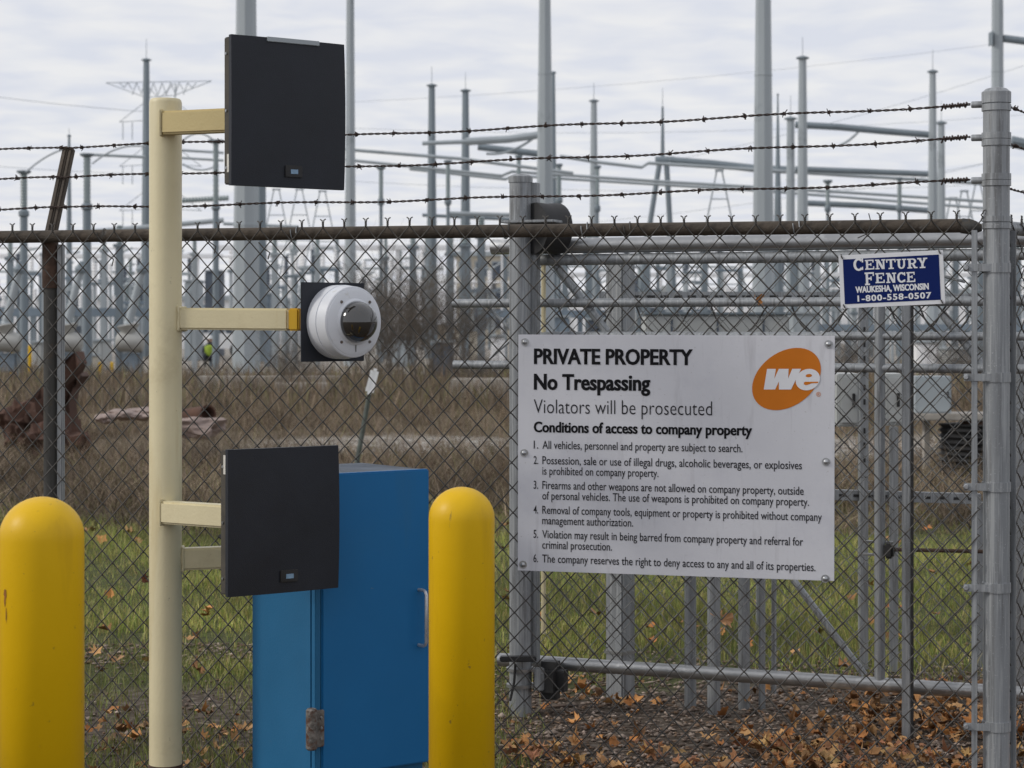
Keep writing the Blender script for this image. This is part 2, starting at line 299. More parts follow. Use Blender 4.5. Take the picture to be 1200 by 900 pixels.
def nz2(X, D, sc_, seed=0):
    return np.sin(X * sc_ * 1.3 + seed) * np.cos(D * sc_ + seed * 2) + .6 * np.sin(X * sc_ * 2.9 + D * sc_ * 1.7 + seed * 3) + .4 * np.cos(D * sc_ * 4.1 - X * sc_ * 3.3 + seed)
turf_patch = lambda X, D, n_: rng.uniform(0, 1, n_) < np.clip((D - 8.6 + nz2(X, D, 1.7) * .25) * 1.4, 0.0, 1) * np.clip(.75 + .3 * nz2(X, D, .9, 2), .25, 1) * np.where((D < 10.0) & (D > 9.0) & (X < 0.1), .18, 1)
blades('grass', 170000, view_pos(8.2, 17.5, patch=turf_patch), lambda n_, X, D: rng.uniform(.02, .075, n_) * np.clip(1 + .4 * nz2(X, D, 1.3), .5, 1.5), .0022, .7,
       np.array([[1, 1, 1], [.75, .95, .6], [1.35, 1.2, 1.1], [1.0, 1.1, .7], [1.6, 1.25, 1.6]]), M['grass'], 'green and straw coloured lawn grass behind the gate and fence', 'grass')
left_near = lambda X, D, n_: (X < 0.05 + rng.normal(0, .1, n_)) & (rng.uniform(0, 1, n_) < .5 + .4 * nz2(X, D, 3, 4))
blades('sparse_grass', 22000, view_pos(6.7, 9.3, px1=640, patch=left_near), lambda n_, X, D: rng.uniform(.02, .075, n_), .0018, .8,
       np.array([[.75, .8, .6], [.6, .75, .5], [1.2, 1.0, 1.2], [.9, .95, .8]]), M['grass'], 'thin grass with leaves along the foot of the fence at left', 'grass')
wp = lambda X, D, n_: (rng.uniform(0, 1, n_) < np.clip(.62 + .42 * nz2(X, D, .55, 3), .12, 1)) & ~((D > 22.3) & (D < 26.6) & (rng.uniform(0, 1, n_) < .86))
wh = lambda n_, X, D: rng.uniform(.05, .34, n_) * np.clip(1 + .45 * nz2(X, D, .8, 1), .35, 1.7) * np.clip((D - 13.5) / 5, .35, 1)
WC = np.array([[1, 1, 1], [.7, .68, .68], [1.35, 1.3, 1.25], [.85, .75, .65], [.5, .45, .45], [.85, 1.0, .6]])
blades('dead_weeds', 120000, view_pos(14.5, 36, patch=wp), wh, .0036, 1.25, WC, M['weed'], 'brown dead weeds covering the rough ground beyond the grass', 'weeds')
blades('far_dead_weeds', 30000, view_pos(34, 66, patch=lambda X, D, n_: rng.uniform(0, 1, n_) < np.clip(.6 + .5 * nz2(X, D, .3, 5), .1, 1)), lambda n_, X, D: rng.uniform(.15, .6, n_), .012, .6, WC * .95, M['weed'], 'tan dead weeds before the substation yard', 'weeds')

ncl = 1150; cD_ = 14.8 * (38 / 14.8) ** rng.uniform(0, 1, ncl); cX_ = (rng.uniform(-60, 1260, ncl) - 600) / F * cD_
kk = (nz2(cX_, cD_, .6, 3) > -.5) & ~((cD_ > 22.3) & (cD_ < 26.6) & (rng.uniform(0, 1, ncl) < .93)); cX_, cD_ = cX_[kk], cD_[kk]; ncl = len(cX_)
def clump_pos(n_): i = np.repeat(np.arange(ncl), 46); clump_pos.i = i; return cX_[i] + rng.normal(0, .075, len(i)), cD_[i] + rng.normal(0, .075, len(i))
csz = rng.uniform(.5, 1.5, 2000)
blades('weed_clumps', 0, clump_pos, lambda n_, X, D: rng.uniform(.12, .34, n_) * csz[clump_pos.i] * np.clip((D - 13) / 4, .5, 1), .0034, 1.9, np.array([[.5, .45, .42], [.75, .7, .66], [1.2, 1.15, 1.1], [.38, .35, .33], [1.5, 1.45, 1.4]]), M['weed'], 'clumps of tangled dead weeds standing in the rough ground', 'weeds')
# gravel and wood chips at the gate
ns = 26000
X = rng.uniform(-2.2, 2.6, ns); D = 6.2 + (9.6 - 6.2) * rng.uniform(0, 1, ns) ** 1.15
k = (X > -0.1 + rng.normal(0, .12, ns)) & (D < 8.9 + rng.normal(0, .2, ns)) | ((D > 9.0) & (D < 9.7) & (X < .4)) | (rng.uniform(0, 1, ns) < .12)
X, D = X[k], D[k]; ns = len(X)
oc = np.array([[1, 0, 0], [0, 1, 0], [-1, 0, 0], [0, -1, 0], [0, 0, 1], [0, 0, -1]], float)
sz = rng.uniform(.004, .013, (ns, 1, 1)) * np.array([1, 1, .5]) * rng.uniform(.6, 1.5, (ns, 1, 3)) * np.where(rng.uniform(0, 1, (ns, 1, 1)) < .12, np.array([3.2, .45, .6]), 1.0)
big = rng.uniform(0, 1, ns) < .03; sz[big] *= 1.8
V = oc[None] * sz; th = rng.uniform(0, 6.28, ns); c_, s2 = np.cos(th)[:, None], np.sin(th)[:, None]
V = V * rng.uniform(.75, 1.2, V.shape)
VX = V[..., 0] * c_ - V[..., 1] * s2; VY = V[..., 0] * s2 + V[..., 1] * c_
V = np.stack([VX + X[:, None], VY + D[:, None], V[..., 2] + .003 + rng.uniform(0, .006, (ns, 1))], -1)
of = np.array([[0, 1, 4], [1, 2, 4], [2, 3, 4], [3, 0, 4], [1, 0, 5], [2, 1, 5], [3, 2, 5], [0, 3, 5]])
Fc = (np.arange(ns) * 6)[:, None, None] + of[None]
cs = np.array([[1, 1, 1], [.55, .5, .48], [1.5, 1.5, 1.5], [.8, .65, .5], [2.1, 2.1, 2.15], [.4, .36, .33]])[rng.choice(6, ns, p=[.3, .25, .12, .2, .05, .08])]
npmesh('gravel', V.reshape(-1, 3), Fc.reshape(-1, 3), M['stone'], colr=np.repeat(cs, 8, 0), kind='stuff', label='crushed stone and wood chips on the ground under the gate', cat='gravel')

# leaf template: lobed outline, creased along the midrib, curled
ang = np.linspace(0, 2 * np.pi, 15)[:-1]
lob = np.array([1.0, .62, .95, .55, .8, .5, .62, .35, .62, .5, .8, .55, .95, .62])
def leaf_verts(curl, rg):
    r = lob * rg.uniform(.65, 1.25, 14); x = r * np.cos(ang); y = r * np.sin(ang)
    z = curl * (x ** 2 * rg.uniform(.1, .9) + y ** 2 * rg.uniform(.4, 1.3)) + rg.normal(0, .13, 14) + .25 * np.abs(y)
    v = np.concatenate([[[0, 0, -.02]], np.stack([x, y, z], 1), [[-1.0, .05, .1]]]); return v
lf = np.array([[0, i + 1, (i + 1) % 14 + 1] for i in range(14)])
def leaf_density(X, D):
    px = 600 + F * X / D; py = HY + F * H / D
    d = np.clip((px - 830) / 190, 0.05, 1) * np.clip((py - 800) / 60, 0.0, 1) ** 1.2
    d = d + .45 * (py > 872) * (px > 590) + .10 * (px < 600) * (py > 850) + .2 * (px > 1000) * (py > 820)
    d = d + .22 * (px > 590) * (px < 760) * (py > 800) * (py < 835)
    return np.clip(d, .0, 1)
nl = 16000; X = rng.uniform(-2.3, 2.7, nl); D = rng.uniform(6.0, 9.2, nl); k = rng.uniform(0, 1, nl) < leaf_density(X, D) * (.55 + .4 * nz2(X, D, 5, 1)); X, D = X[k], D[k]
vis = (np.abs(X / D) < .255) & (D > 6.85); order = np.argsort(np.where(vis, D, 99)); ind = set(order[:290].tolist())
lrg = np.random.default_rng(3); leaf_meshes = []
for i in range(10):
    me = bpy.data.meshes.new('fallen_leaf'); v = leaf_verts(lrg.uniform(.2, 1.1), lrg); me.from_pydata(v.tolist(), [], lf.tolist()); me.materials.append(M['leaf']); leaf_meshes.append(me)
VV = []; FF = []; CC = []
lc = np.array([[1, 1, 1], [1.4, 1.45, 1.4], [.75, .68, .6], [1.2, .9, .6], [1.5, 1.3, 1.0], [.45, .42, .42]])
for i in range(len(X)):
    s = lrg.uniform(.014, .040); e = (lrg.normal(0, .45), lrg.normal(0, .45) + (math.pi if lrg.uniform() < .4 else 0), lrg.uniform(0, 6.28)); z = .012 + lrg.uniform(0, .03)
    if i in ind:
        o = bpy.data.objects.new('fallen_leaf', leaf_meshes[i % 10]); o.location = (X[i], D[i], z + .004); o.rotation_euler = e; o.scale = (s, s, s); link(o, ground)
    else:
        R3 = np.array(Matrix.Rotation(e[2], 3, 'Z') @ Matrix.Rotation(e[1], 3, 'Y') @ Matrix.Rotation(e[0], 3, 'X'))
        v = leaf_verts(lrg.uniform(.2, 1.1), lrg) * s; VV.append(v @ R3.T + np.array([X[i], D[i], z])); FF.append(lf + 16 * len(FF)); CC.append(np.repeat(lc[lrg.integers(0, 6)][None] * lrg.uniform(.8, 1.2), 14, 0))
# scattered leaves on the lawn
for i in range(120):
    D_ = lrg.uniform(8.6, 15); X_ = (lrg.uniform(-60, 1260) - 600) / F * D_; s = lrg.uniform(.03, .055)
    R3 = np.array(Matrix.Rotation(lrg.uniform(0, 6), 3, 'Z') @ Matrix.Rotation(lrg.normal(0, .5), 3, 'Y'))
    VV.append((leaf_verts(.5, lrg) * s) @ R3.T + np.array([X_, D_, .045])); FF.append(lf + 16 * len(FF)); CC.append(np.repeat(lc[lrg.integers(0, 5)][None], 14, 0))
npmesh('leaf_litter', np.concatenate(VV), np.concatenate(FF), M['leaf_s'], parent=None, colr=np.concatenate(CC), kind='stuff', label='brown and tan maple leaves lying thick under and behind the fence', cat='leaf litter')

# ------------------------------------------------------------------ chain link
def zig(width, height, ztop, zbot, knuckle=None, r=.0019, mirror=False, seed=0, pos=None, amp=.004, n=5):
    """one fence wire: column at local x=0, bulging to +x (or -x mirrored). pos(x, y, z)->world"""
    sg = -1 if mirror else 1; pts = []
    z = ztop
    if knuckle:
        kt, kp = knuckle     # twist length, tip length
        pts.append((-sg * kp * 1.0, sg * .003, ztop + kt + kp * .85)); pts.append((-sg * kp * .35, sg * .003, ztop + kt + kp * .45))
        for i in range(8):
            a = i / 7 * math.pi * 3.2 + (math.pi if mirror else 0); pts.append((math.cos(a + math.pi) * .0026, math.sin(a + math.pi) * .0026, ztop + kt * (1 - i / 7)))
    i = 0; hw = width / 2; hh = height / 2
    while z > zbot:
        zi = z - hh; y = .0028 * (1 if i % 2 == 0 else -1) * sg
        x0, x1 = (0, hw) if i % 2 == 0 else (hw, 0)
        d = 1 if x1 > x0 else -1
        e = .0022
        if i or not knuckle: pts.append((sg * (x0 - d * e), 0, z))
        pts.append((sg * (x0 + d * .004), y, z - .0035)); pts.append((sg * (x1 - d * .004), y, zi + .0035))
        z = zi; i += 1
    W = [pos(x, y, zz) for x, y, zz in pts]
    return MB().tube(W, r, n)
# the near fence runs from the terminal post (right) to the left, going away
TH = R(14.5); PX0, PD0 = 1.419, 6.0
fu = Vector((-math.cos(TH), math.sin(TH), 0)); fn = Vector((-math.sin(TH), -math.cos(TH), 0))   # along, towards camera
def FP(l_, off, z): return Vector((PX0, PD0, 0)) + fu * l_ + fn * off + Vector((0, 0, z))
def fl(px): t_ = (px - 600) / F; return (PX0 - PD0 * t_) / (math.cos(TH) + t_ * math.sin(TH))
def fD(px): return PD0 + fl(px) * math.sin(TH)
fence = thing('chain_link_fence', (PX0, PD0, 0), 'weathered chain link fence with brown top rail and three barbed wires, behind both signs', 'fence')
CW, CH = .0725, .0770
Z0 = 1.803
NK = int(4.6 / CW)
for kx in range(NK):
    lk = .045 + kx * CW
    for mir in (False, True):
        def pos(x, y, z, lk=lk):
            l_ = lk + x; wv = .004 * math.sin(l_ * 2.1 + z * 3.1) + .003 * math.sin(l_ * 5.3 - z * 4.7)
            wz = .004 * math.sin(l_ * 3.3 + z * 1.3)
            return FP(l_ + wv, .030 + y + .006 * math.sin(l_ * 1.9 + z * 2.3), z + wz)
        if kx == 0 and mir: continue
        zig(CW, CH, Z0, .03, (.020, .0105), r=.0021, mirror=mir, pos=pos).build('wire', 'mesh', fence, smooth=True)
MB().cyl(FP(.075, 0, 1.79), FP(5.0, 0, 1.79), .0205, n=14).build('top_rail', 'rust_rail', fence)
MB().prof(FP(.100, 0, 1.79), FP(.040, 0, 1.782), [(0, .0225), (.45, .0225), (.7, .018), (1, .009)], 14).build('rail_end_cup', 'old_post', fence)
# tie wires round the top rail
for i, px in enumerate((124, 350, 598, 690, 740, 938)):
    l_ = fl(px); pts = [FP(l_ + .003 * a, .024 * math.cos(a), 1.79 + .024 * math.sin(a)) for a in np.linspace(0, 6.8, 14)]
    MB().tube(pts, .0018, 5).build('tie_wire', 'galv' if i % 2 else 'mesh', fence)
# dangling loose tie
MB().tube([P(1018, 250, fD(1018) - .04), P(1021, 262, fD(1018) - .045), P(1016, 274, fD(1018) - .045), P(1005, 279, fD(1018) - .04)], .0016, 5).build('tie_wire', 'mesh', fence)
# terminal post with bands
tp = MB().prof((PX0, PD0, 0), (PX0, PD0, 2.175), [(0, .0385), (1, .0385)], 24).build('terminal_post', 'galv', fence)
MB().prof((PX0, PD0, 2.155), (PX0, PD0, 2.205), [(0, .0410), (.0, .0410), (.30, .0425), (.50, .0425), (.56, .038), (.70, .030), (.78, .012)], 24).build('post_cap', 'galv', tp)
def zy(py, D=PD0): return H - (py - HY) / F * D
for i, (py0, py1) in enumerate(((112, 121), (122, 130), (155, 163), (163, 171), (203, 211), (211, 218), (253, 260), (261, 268))):
    MB().prof((PX0, PD0, zy(py1)), (PX0, PD0, zy(py0) - .0015), [(0, .0425), (1, .0425)], 24).build('brace_band', 'galv', tp)
for py in (122, 161, 211):
    a = Vector((PX0, PD0, zy(py))) + fu * .035
    MB().prof(a, a + fu * .037, [(0, .0100), (.9, .0100), (1, .0085)], 12).build('wire_socket', 'galv', tp)
tb = MB(frame((PX0, PD0, 0), -fu)); tb.box((-.070, -.036, .05), (-.053, -.028, 1.775), .0015); tb.build('tension_bar', 'galv', fence)
for py in (314, 442, 570, 688, 850):
    z_ = zy(py); m_ = MB().prof((PX0, PD0, z_ - .014), (PX0, PD0, z_ + .014), [(0, .042), (1, .042)], 24)
    m_.T = frame((PX0, PD0, 0), -fu); m_.box((-.092, -.040, z_ - .011), (-.002, -.0365, z_ + .011), .001)
    bnd = m_.build('tension_band', 'galv', tp)
    MB(frame((PX0, PD0, 0), -fu)).prof((-.085, -.05, z_), (-.085, -.038, z_), [(0, .006), (.5, .009), (1, .009)], 8).build('bolt', 'zinc', bnd)
# line post at left with raking arm
l_ = fl(51); lp = MB().prof(FP(l_, -.048, 0), FP(l_, -.048, 1.80), [(0, .0225), (1, .0225)], 16).build('line_post', 'old_post', fence)
MB().prof(FP(l_, -.048, 1.62), FP(l_, -.048, 1.80), [(0, .0265), (.04, .0268), (1, .0268)], 16).build('post_sleeve', 'rust', lp)
q = FP(l_ - .038, -.05, 0); MB(frame(q, -fu)).box((-.009, -.012, 0), (.009, .012, 1.765), .002).build('post_rib', 'galv', lp)
A0 = FP(l_, -.048, 1.785); A1 = P(81, 176, fD(81) + .24)
fr = (A1 - A0).normalized()
am = MB(); side = fr.cross(fn).normalized(); nn = side.cross(fr).normalized()
Tm = Matrix(((side.x, nn.x, fr.x, A0.x), (side.y, nn.y, fr.y, A0.y), (side.z, nn.z, fr.z, A0.z), (0, 0, 0, 1)))
am.T = Tm; Ln = (A1 - A0).length + .012
am.box((-.0215, -.016, -.02), (.0, .014, Ln), .006); am.box((.001, -.012, -.02), (.020, .012, Ln - .006), .006)
am.build('barbed_wire_arm', 'rust_rail', lp)
# barbed wires
def barbed(A, B, sag, seed, clip=None):
    rg = random.Random(seed); A = Vector(A); B = Vector(B); d = B - A; Lg = d.length; d.normalize(); s_ = d.cross(Vector((0, 0, 1))).normalized(); u = s_.cross(d)
    def ctr(t_): return A + d * (t_ * Lg) + Vector((0, 0, -sag * 4 * t_ * (1 - t_) + .003 * math.sin(t_ * Lg * 9 + seed))) 
    m_ = MB(); nn_ = max(8, int(Lg / .0085))
    for ph in (0, math.pi):
        m_.tube([ctr(i / nn_) + (s_ * math.cos(i / nn_ * Lg / .048 * 2 * math.pi + ph) + u * math.sin(i / nn_ * Lg / .048 * 2 * math.pi + ph)) * .0023 for i in range(nn_ + 1)], .0020, 5)
    wv = m_.build('barbed_wire', 'barb', fence, smooth=True)
    t_ = rg.uniform(.02, .1)
    while t_ < Lg - .12:
        c_ = ctr(t_ / Lg); bmb = MB()
        for kk in range(2):
            cc = c_ + d * (kk * .005 - .0025); a0 = rg.uniform(0, 6.28)
            loop = [cc + (s_ * math.cos(a0 + a) + u * math.sin(a0 + a)) * .0052 + d * (.0016 * a / 6.28) for a in np.linspace(0, 9.2, 12)]
            e0 = loop[0] + (loop[0] - loop[1]).normalized() * rg.uniform(.006, .010) + d * rg.uniform(-.006, .006); e1 = loop[-1] + (loop[-1] - loop[-2]).normalized() * rg.uniform(.006, .010) + d * rg.uniform(-.006, .006)
            bmb.tube([e0] + loop + [e1], .0016, 4)
        bmb.build('barb', 'barb', wv); t_ += .127 * rg.uniform(.93, 1.08)
    return wv, ctr, d, s_, u, Lg
def arm_at(f_): return A0 + (A1 - A0) * f_ + nn * .018
for i, (f_, py) in enumerate(((1.0, 122), (.655, 161), (.31, 211))):
    A = arm_at(f_); B = Vector((PX0, PD0, zy(py))) + fu * .074
    wv, ctr, d, s_, u, Lg = barbed(A, B, .006 + .002 * i, 11 + i)
    # tail wound back round the strand by the post
    MB().tube([ctr(1 - .003 - k_ / 60 * .075 / 3.2) + (s_ * math.cos(k_ * .9) + u * math.sin(k_ * .9)) * (.0055 + .002 * math.sin(k_ * .37)) for k_ in range(60)] + [ctr(.972) + u * -.012], .0028, 5).build('wire_tail', 'barb', wv)
    barbed(A, A + fu * 1.6 + Vector((0, 0, -.012)), .004, 31 + i)
# broken wire ends on the fabric
for px, py in ((311, 292), (248, 285), (985, 338), (128, 300), (205, 436)):
    D_ = fD(px) - .035; MB().tube([P(px - 8, py - 8, D_), P(px - 2, py - 1, D_ - .004), P(px + 5, py + 4, D_), P(px + 3, py + 12, D_)], .0022, 5).build('loose_wire', 'mesh', fence)

# side fence running away from the terminal post
TH2 = R(52); gu = Vector((math.cos(TH2), math.sin(TH2), 0)); gn = Vector((gu.y, -gu.x, 0))
sf = thing('side_fence', (PX0, PD0, 0), 'short return run of chain link fence right of the thick banded post', 'fence')
for kx in range(11):
    for mir in (False, True):
        def pos(x, y, z, kx=kx): return Vector((PX0, PD0, 0)) + gu * (.06 + kx * CW + x) + gn * (.02 + y) + Vector((0, 0, z))
        zig(CW, CH, Z0 - .01, .03, (.020, .0105), r=.0021, mirror=mir, pos=pos).build('wire', 'mesh', sf, smooth=True)
o_ = Vector((PX0, PD0, 0)); Zv = Vector((0, 0, 1))
MB().cyl(o_ + gu * .045 + Zv * 1.785, o_ + gu * 1.0 + Zv * 1.785, .0205, n=14).build('top_rail', 'galv', sf)
MB(frame(o_ + gu * .05 + gn * .03, gu)).box((-.003, -.009, .05), (.003, .009, 1.775), .001).build('tension_bar', 'galv', sf)
MB().cyl(o_ + gu * 1.02, o_ + gu * 1.02 + Zv * 2.1, .03, n=14).build('line_post', 'galv', sf)
for i, z_ in enumerate((zy(122) , zy(161) - .01, zy(211) - .015)):
    fence_bak = fence; fence = sf
    barbed(o_ + gu * .045 + Zv * z_, o_ + gu * .99 + Zv * (z_ - .02), .01, 77 + i); fence = fence_bak

# ------------------------------------------------------------------ private property sign
def text_mesh(s, size, bold=0.0, spacing=1.0):
    cu = bpy.data.curves.new('lettering', 'FONT'); cu.body = s; cu.size = size; cu.offset = bold; cu.fill_mode = 'FRONT'; cu.resolution_u = 3; cu.space_character = spacing
    ob = bpy.data.objects.new('lettering', cu); col.objects.link(ob); bpy.context.view_layer.update()
    me = bpy.data.meshes.new_from_object(ob.evaluated_get(bpy.context.evaluated_depsgraph_get()))
    bpy.data.objects.remove(ob); bpy.data.curves.remove(cu); return me
_m = text_mesh('H', 1.0); CAPH = max(v.co.y for v in _m.vertices); bpy.data.meshes.remove(_m)
def lettering(parent, T, s, u0, u1, vb, cap, m, bold=0.0, off=.0012, px=1.0, spacing=1.0):
    """T: sign frame (x right, y away, z up), u right / v down in photo-pixels * px metres"""
    size = 1.0; me = text_mesh(s, size, bold, spacing); co = np.zeros(len(me.vertices) * 3); me.vertices.foreach_get('co', co); co = co.reshape(-1, 3)
    x0, x1 = co[:, 0].min(), co[:, 0].max(); sx = (u1 - u0) * px / (x1 - x0); sy = cap * px / CAPH
    vs = [tuple(T @ Vector((u0 * px + (x - x0) * sx, -off, -vb * px + y * sy))) for x, y, z in co]
    o_ = org_of(parent); me.vertices.foreach_set('co', np.array([(a - o_.x, b2 - o_.y, c2 - o_.z) for a, b2, c2 in vs]).ravel())
    me.update(); me.materials.clear(); me.materials.append(M[m]); me.name = 'lettering'
    if bold > .02:      # real bold faces are heavier across than up: lay a second impression a hair to the side
        bm = bmesh.new(); bm.from_mesh(me); g_ = bmesh.ops.duplicate(bm, geom=bm.verts[:] + bm.edges[:] + bm.faces[:])
        sh = T.to_3x3() @ Vector((cap * px * .045, -.00012, 0))
        for e_ in g_['geom']:
            if isinstance(e_, bmesh.types.BMVert): e_.co += sh
        bm.to_mesh(me); bm.free()
    return link(bpy.data.objects.new('lettering', me), parent)
def poly(parent, T, pts, m, px, off, name):
    me = MB(T); me.add([(u * px, -off, -v * px) for u, v in pts], [tuple(range(len(pts)))]); return me.build(name, m, parent, auto=False)
lA, lB = fl(611.5), fl(980); offp = .044
SA = FP(lA, offp, 0); SA.z = H - (392 - HY) / F * SA.y; SBp = FP(lB, offp, 0); SW = (SBp - SA).xy.length; kx_ = SW / 368.0
SH = 281 * kx_ * 1.0
SH = (668.5 - 392) / F * SA.y
ky_ = SH / 277.0
ux = Vector((-fu.x, -fu.y, -.0025)).normalized(); uz = ux.cross(Vector((-fn.x, -fn.y, 0))).normalized()
ST = Matrix(((ux.x, -fn.x, uz.x, SA.x), (ux.y, -fn.y, uz.y, SA.y), (ux.z, 0, uz.z, SA.z), (0, 0, 0, 1)))
if uz.z < 0: uz = -uz; ST = Matrix(((ux.x, -fn.x, uz.x, SA.x), (ux.y, -fn.y, uz.y, SA.y), (ux.z, 0, uz.z, SA.z), (0, 0, 0, 1)))
ps = thing('property_sign', (SA.x, SA.y, SA.z - SH), 'large white PRIVATE PROPERTY No Trespassing sign bolted to the chain link fence', 'sign')
MB(ST).box((0, 0, -SH), (SW, .0025, 0), .0006).build('sign_panel', 'sign_white', ps)
def T2(): return ST @ Matrix.Diagonal((1, 1, ky_ / kx_, 1))
TT = T2(); K = dict(px=kx_)
lettering(ps, TT, 'PRIVATE PROPERTY', 19, 206, 34, 17.2, 'ink', .022, **K)
lettering(ps, TT, 'No Trespassing', 19, 156.5, 64, 17.6, 'ink', .022, **K)
lettering(ps, TT, 'Violators will be prosecuted', 19, 229, 92, 16.4, 'ink_grey', -.008, **K)
lettering(ps, TT, 'Conditions of access to company property', 19, 274.5, 114, 11.8, 'ink', .021, **K)
items = [('1.', 133.5, [('All vehicles, personnel and property are subject to search.', 264)]),
 ('2.', 151.5, [('Possession, sale or use of illegal drugs, alcoholic beverages, or explosives', 331.5), ('is prohibited on company property.', 167)]),
 ('3.', 180.5, [('Firearms and other weapons are not allowed on company property, outside', 333.5), ('of personal vehicles. The use of weapons is prohibited on company property.', 339.5)]),
 ('4.', 209.5, [('Removal of company tools, equipment or property is prohibited without company', 354), ('management authorization.', 137.5)]),
 ('5.', 238, [('Violation may result in being barred from company property and referral for', 333), ('criminal prosecution.', 112.5)]),
 ('6.', 266.5, [('The company reserves the right to deny access to any and all of its properties.', 347)])]
for num, v, lines in items:
    lettering(ps, TT, num, 19, 24.5, v, 9.2, 'ink_grey', .006, **K)
    for j, (tx, u1) in enumerate(lines): lettering(ps, TT, tx, 29.5, u1, v + j * 12.3, 9.2, 'ink_grey', .006, **K)
def lz(zx, zy_): return ((880 + zx / 9) - 611, (390 + zy_ / 9) - 392.0 - ((880 + zx / 9) - 612) * .0095)
ec, ea, eb, er = lz(402, 489), 43.0, 30.5, R(-37)
ell = [(ec[0] + ea * math.cos(a) * math.cos(er) - eb * math.sin(a) * math.sin(er), ec[1] + ea * math.cos(a) * math.sin(er) + eb * math.sin(a) * math.cos(er)) for a in np.linspace(0, 2 * math.pi, 49)[:-1]]
poly(ps, TT, ell, 'orange', kx_, .0010, 'logo_ellipse')
wpts = [(205, 385), (295, 385), (278, 490), (325, 385), (425, 385), (418, 490), (462, 385), (552, 385), (450, 596), (327, 596), (342, 480), (288, 596), (172, 596)]
me = MB(TT); 
quads = [[(205, 385), (295, 385), (262, 596), (172, 596)], [(325, 385), (278, 490), (262, 596), (288, 596), (385, 385)], [(325, 385), (425, 385), (415, 596), (327, 596)], [(462, 385), (418, 490), (400, 596), (450, 596), (552, 385)]]
me2 = text_mesh('w', 1, 0)  # placeholder mesh removed below
bpy.data.meshes.remove(me2)
for i, qd in enumerate(quads): me.add([(lz(*p)[0] * kx_, -.0014 - i * .00015, -lz(*p)[1] * kx_) for p in qd], [tuple(range(len(qd)))])
me.build('logo_letter_w', 'sign_paint', ps, auto=False)
ep = []
for a in np.linspace(0, 2 * math.pi, 33)[:-1]:
    x = 122 * math.cos(a) ; y = 110 * math.sin(a); ep.append(lz(620 + x - y * .14, 495 + y))
ep = [p for p in ep]
poly(ps, TT, ep, 'sign_paint', kx_, .0021, 'logo_letter_e')
poly(ps, TT, [lz(630 + 32 * math.cos(a) - 14 * math.sin(a) * .3, 454 + 17 * math.sin(a)) for a in np.linspace(0, 2 * math.pi, 17)[:-1]], 'orange', kx_, .0024, 'logo_letter_hole')
poly(ps, TT, [lz(*p) for p in ((592, 516), (728, 516), (722, 530), (660, 532), (628, 545), (600, 552), (580, 542), (580, 526))], 'orange', kx_, .0026, 'logo_letter_hole')
lettering(ps, TT, '®', *[lz(705, 0)[0], lz(752, 0)[0]], lz(730, 668)[1], 5.0, 'orange', 0, off=.001, px=kx_)
for px, py in ((620, 401), (973, 405), (619.5, 531), (970.5, 538), (618.5, 662), (970, 670)):
    u_ = (px - 612) * kx_; v_ = ((py - 392) - (px - 612) * .0095) * ky_ 
    bo = MB(ST).prof((u_, -.0005, -v_), (u_, -.002, -v_), [(0, .0125), (1, .0122)], 16)
    bo.prof((u_, -.0018, -v_), (u_, -.009, -v_), [(0, .0085), (.4, .0082), (.8, .0055), (1, .001)], 14); bo.build('bolt', 'zinc', ps)

# ------------------------------------------------------------------ blue fence maker's sign
CA = P(982.5, 299.5, fD(983) - .047); CB = P(1105, 293, fD(1105) - .047)
cx = (CB - CA); BW = cx.length; cx.normalize(); away = Vector((-fn.x, -fn.y, 0)); away = (away - cx * away.dot(cx)).normalized(); cz = cx.cross(away).normalized()
CT = Matrix(((cx.x, away.x, cz.x, CA.x), (cx.y, away.y, cz.y, CA.y), (cx.z, away.z, cz.z, CA.z), (0, 0, 0, 1)))
bk = BW / 122.6; BH = 63.5 * bk
bs = thing('fence_maker_sign', (CA.x, CA.y, CA.z - BH), 'small blue CENTURY FENCE sign with white border wired to the fence', 'sign')
MB(CT).box((0, 0, -BH), (BW, .0018, 0), .0005).build('sign_panel', 'sign_paint', bs)
poly(bs, CT, [(5, 5), (117.6, 5), (117.6, 58.5), (5, 58.5)], 'sign_blue', bk, .0008, 'blue_field')
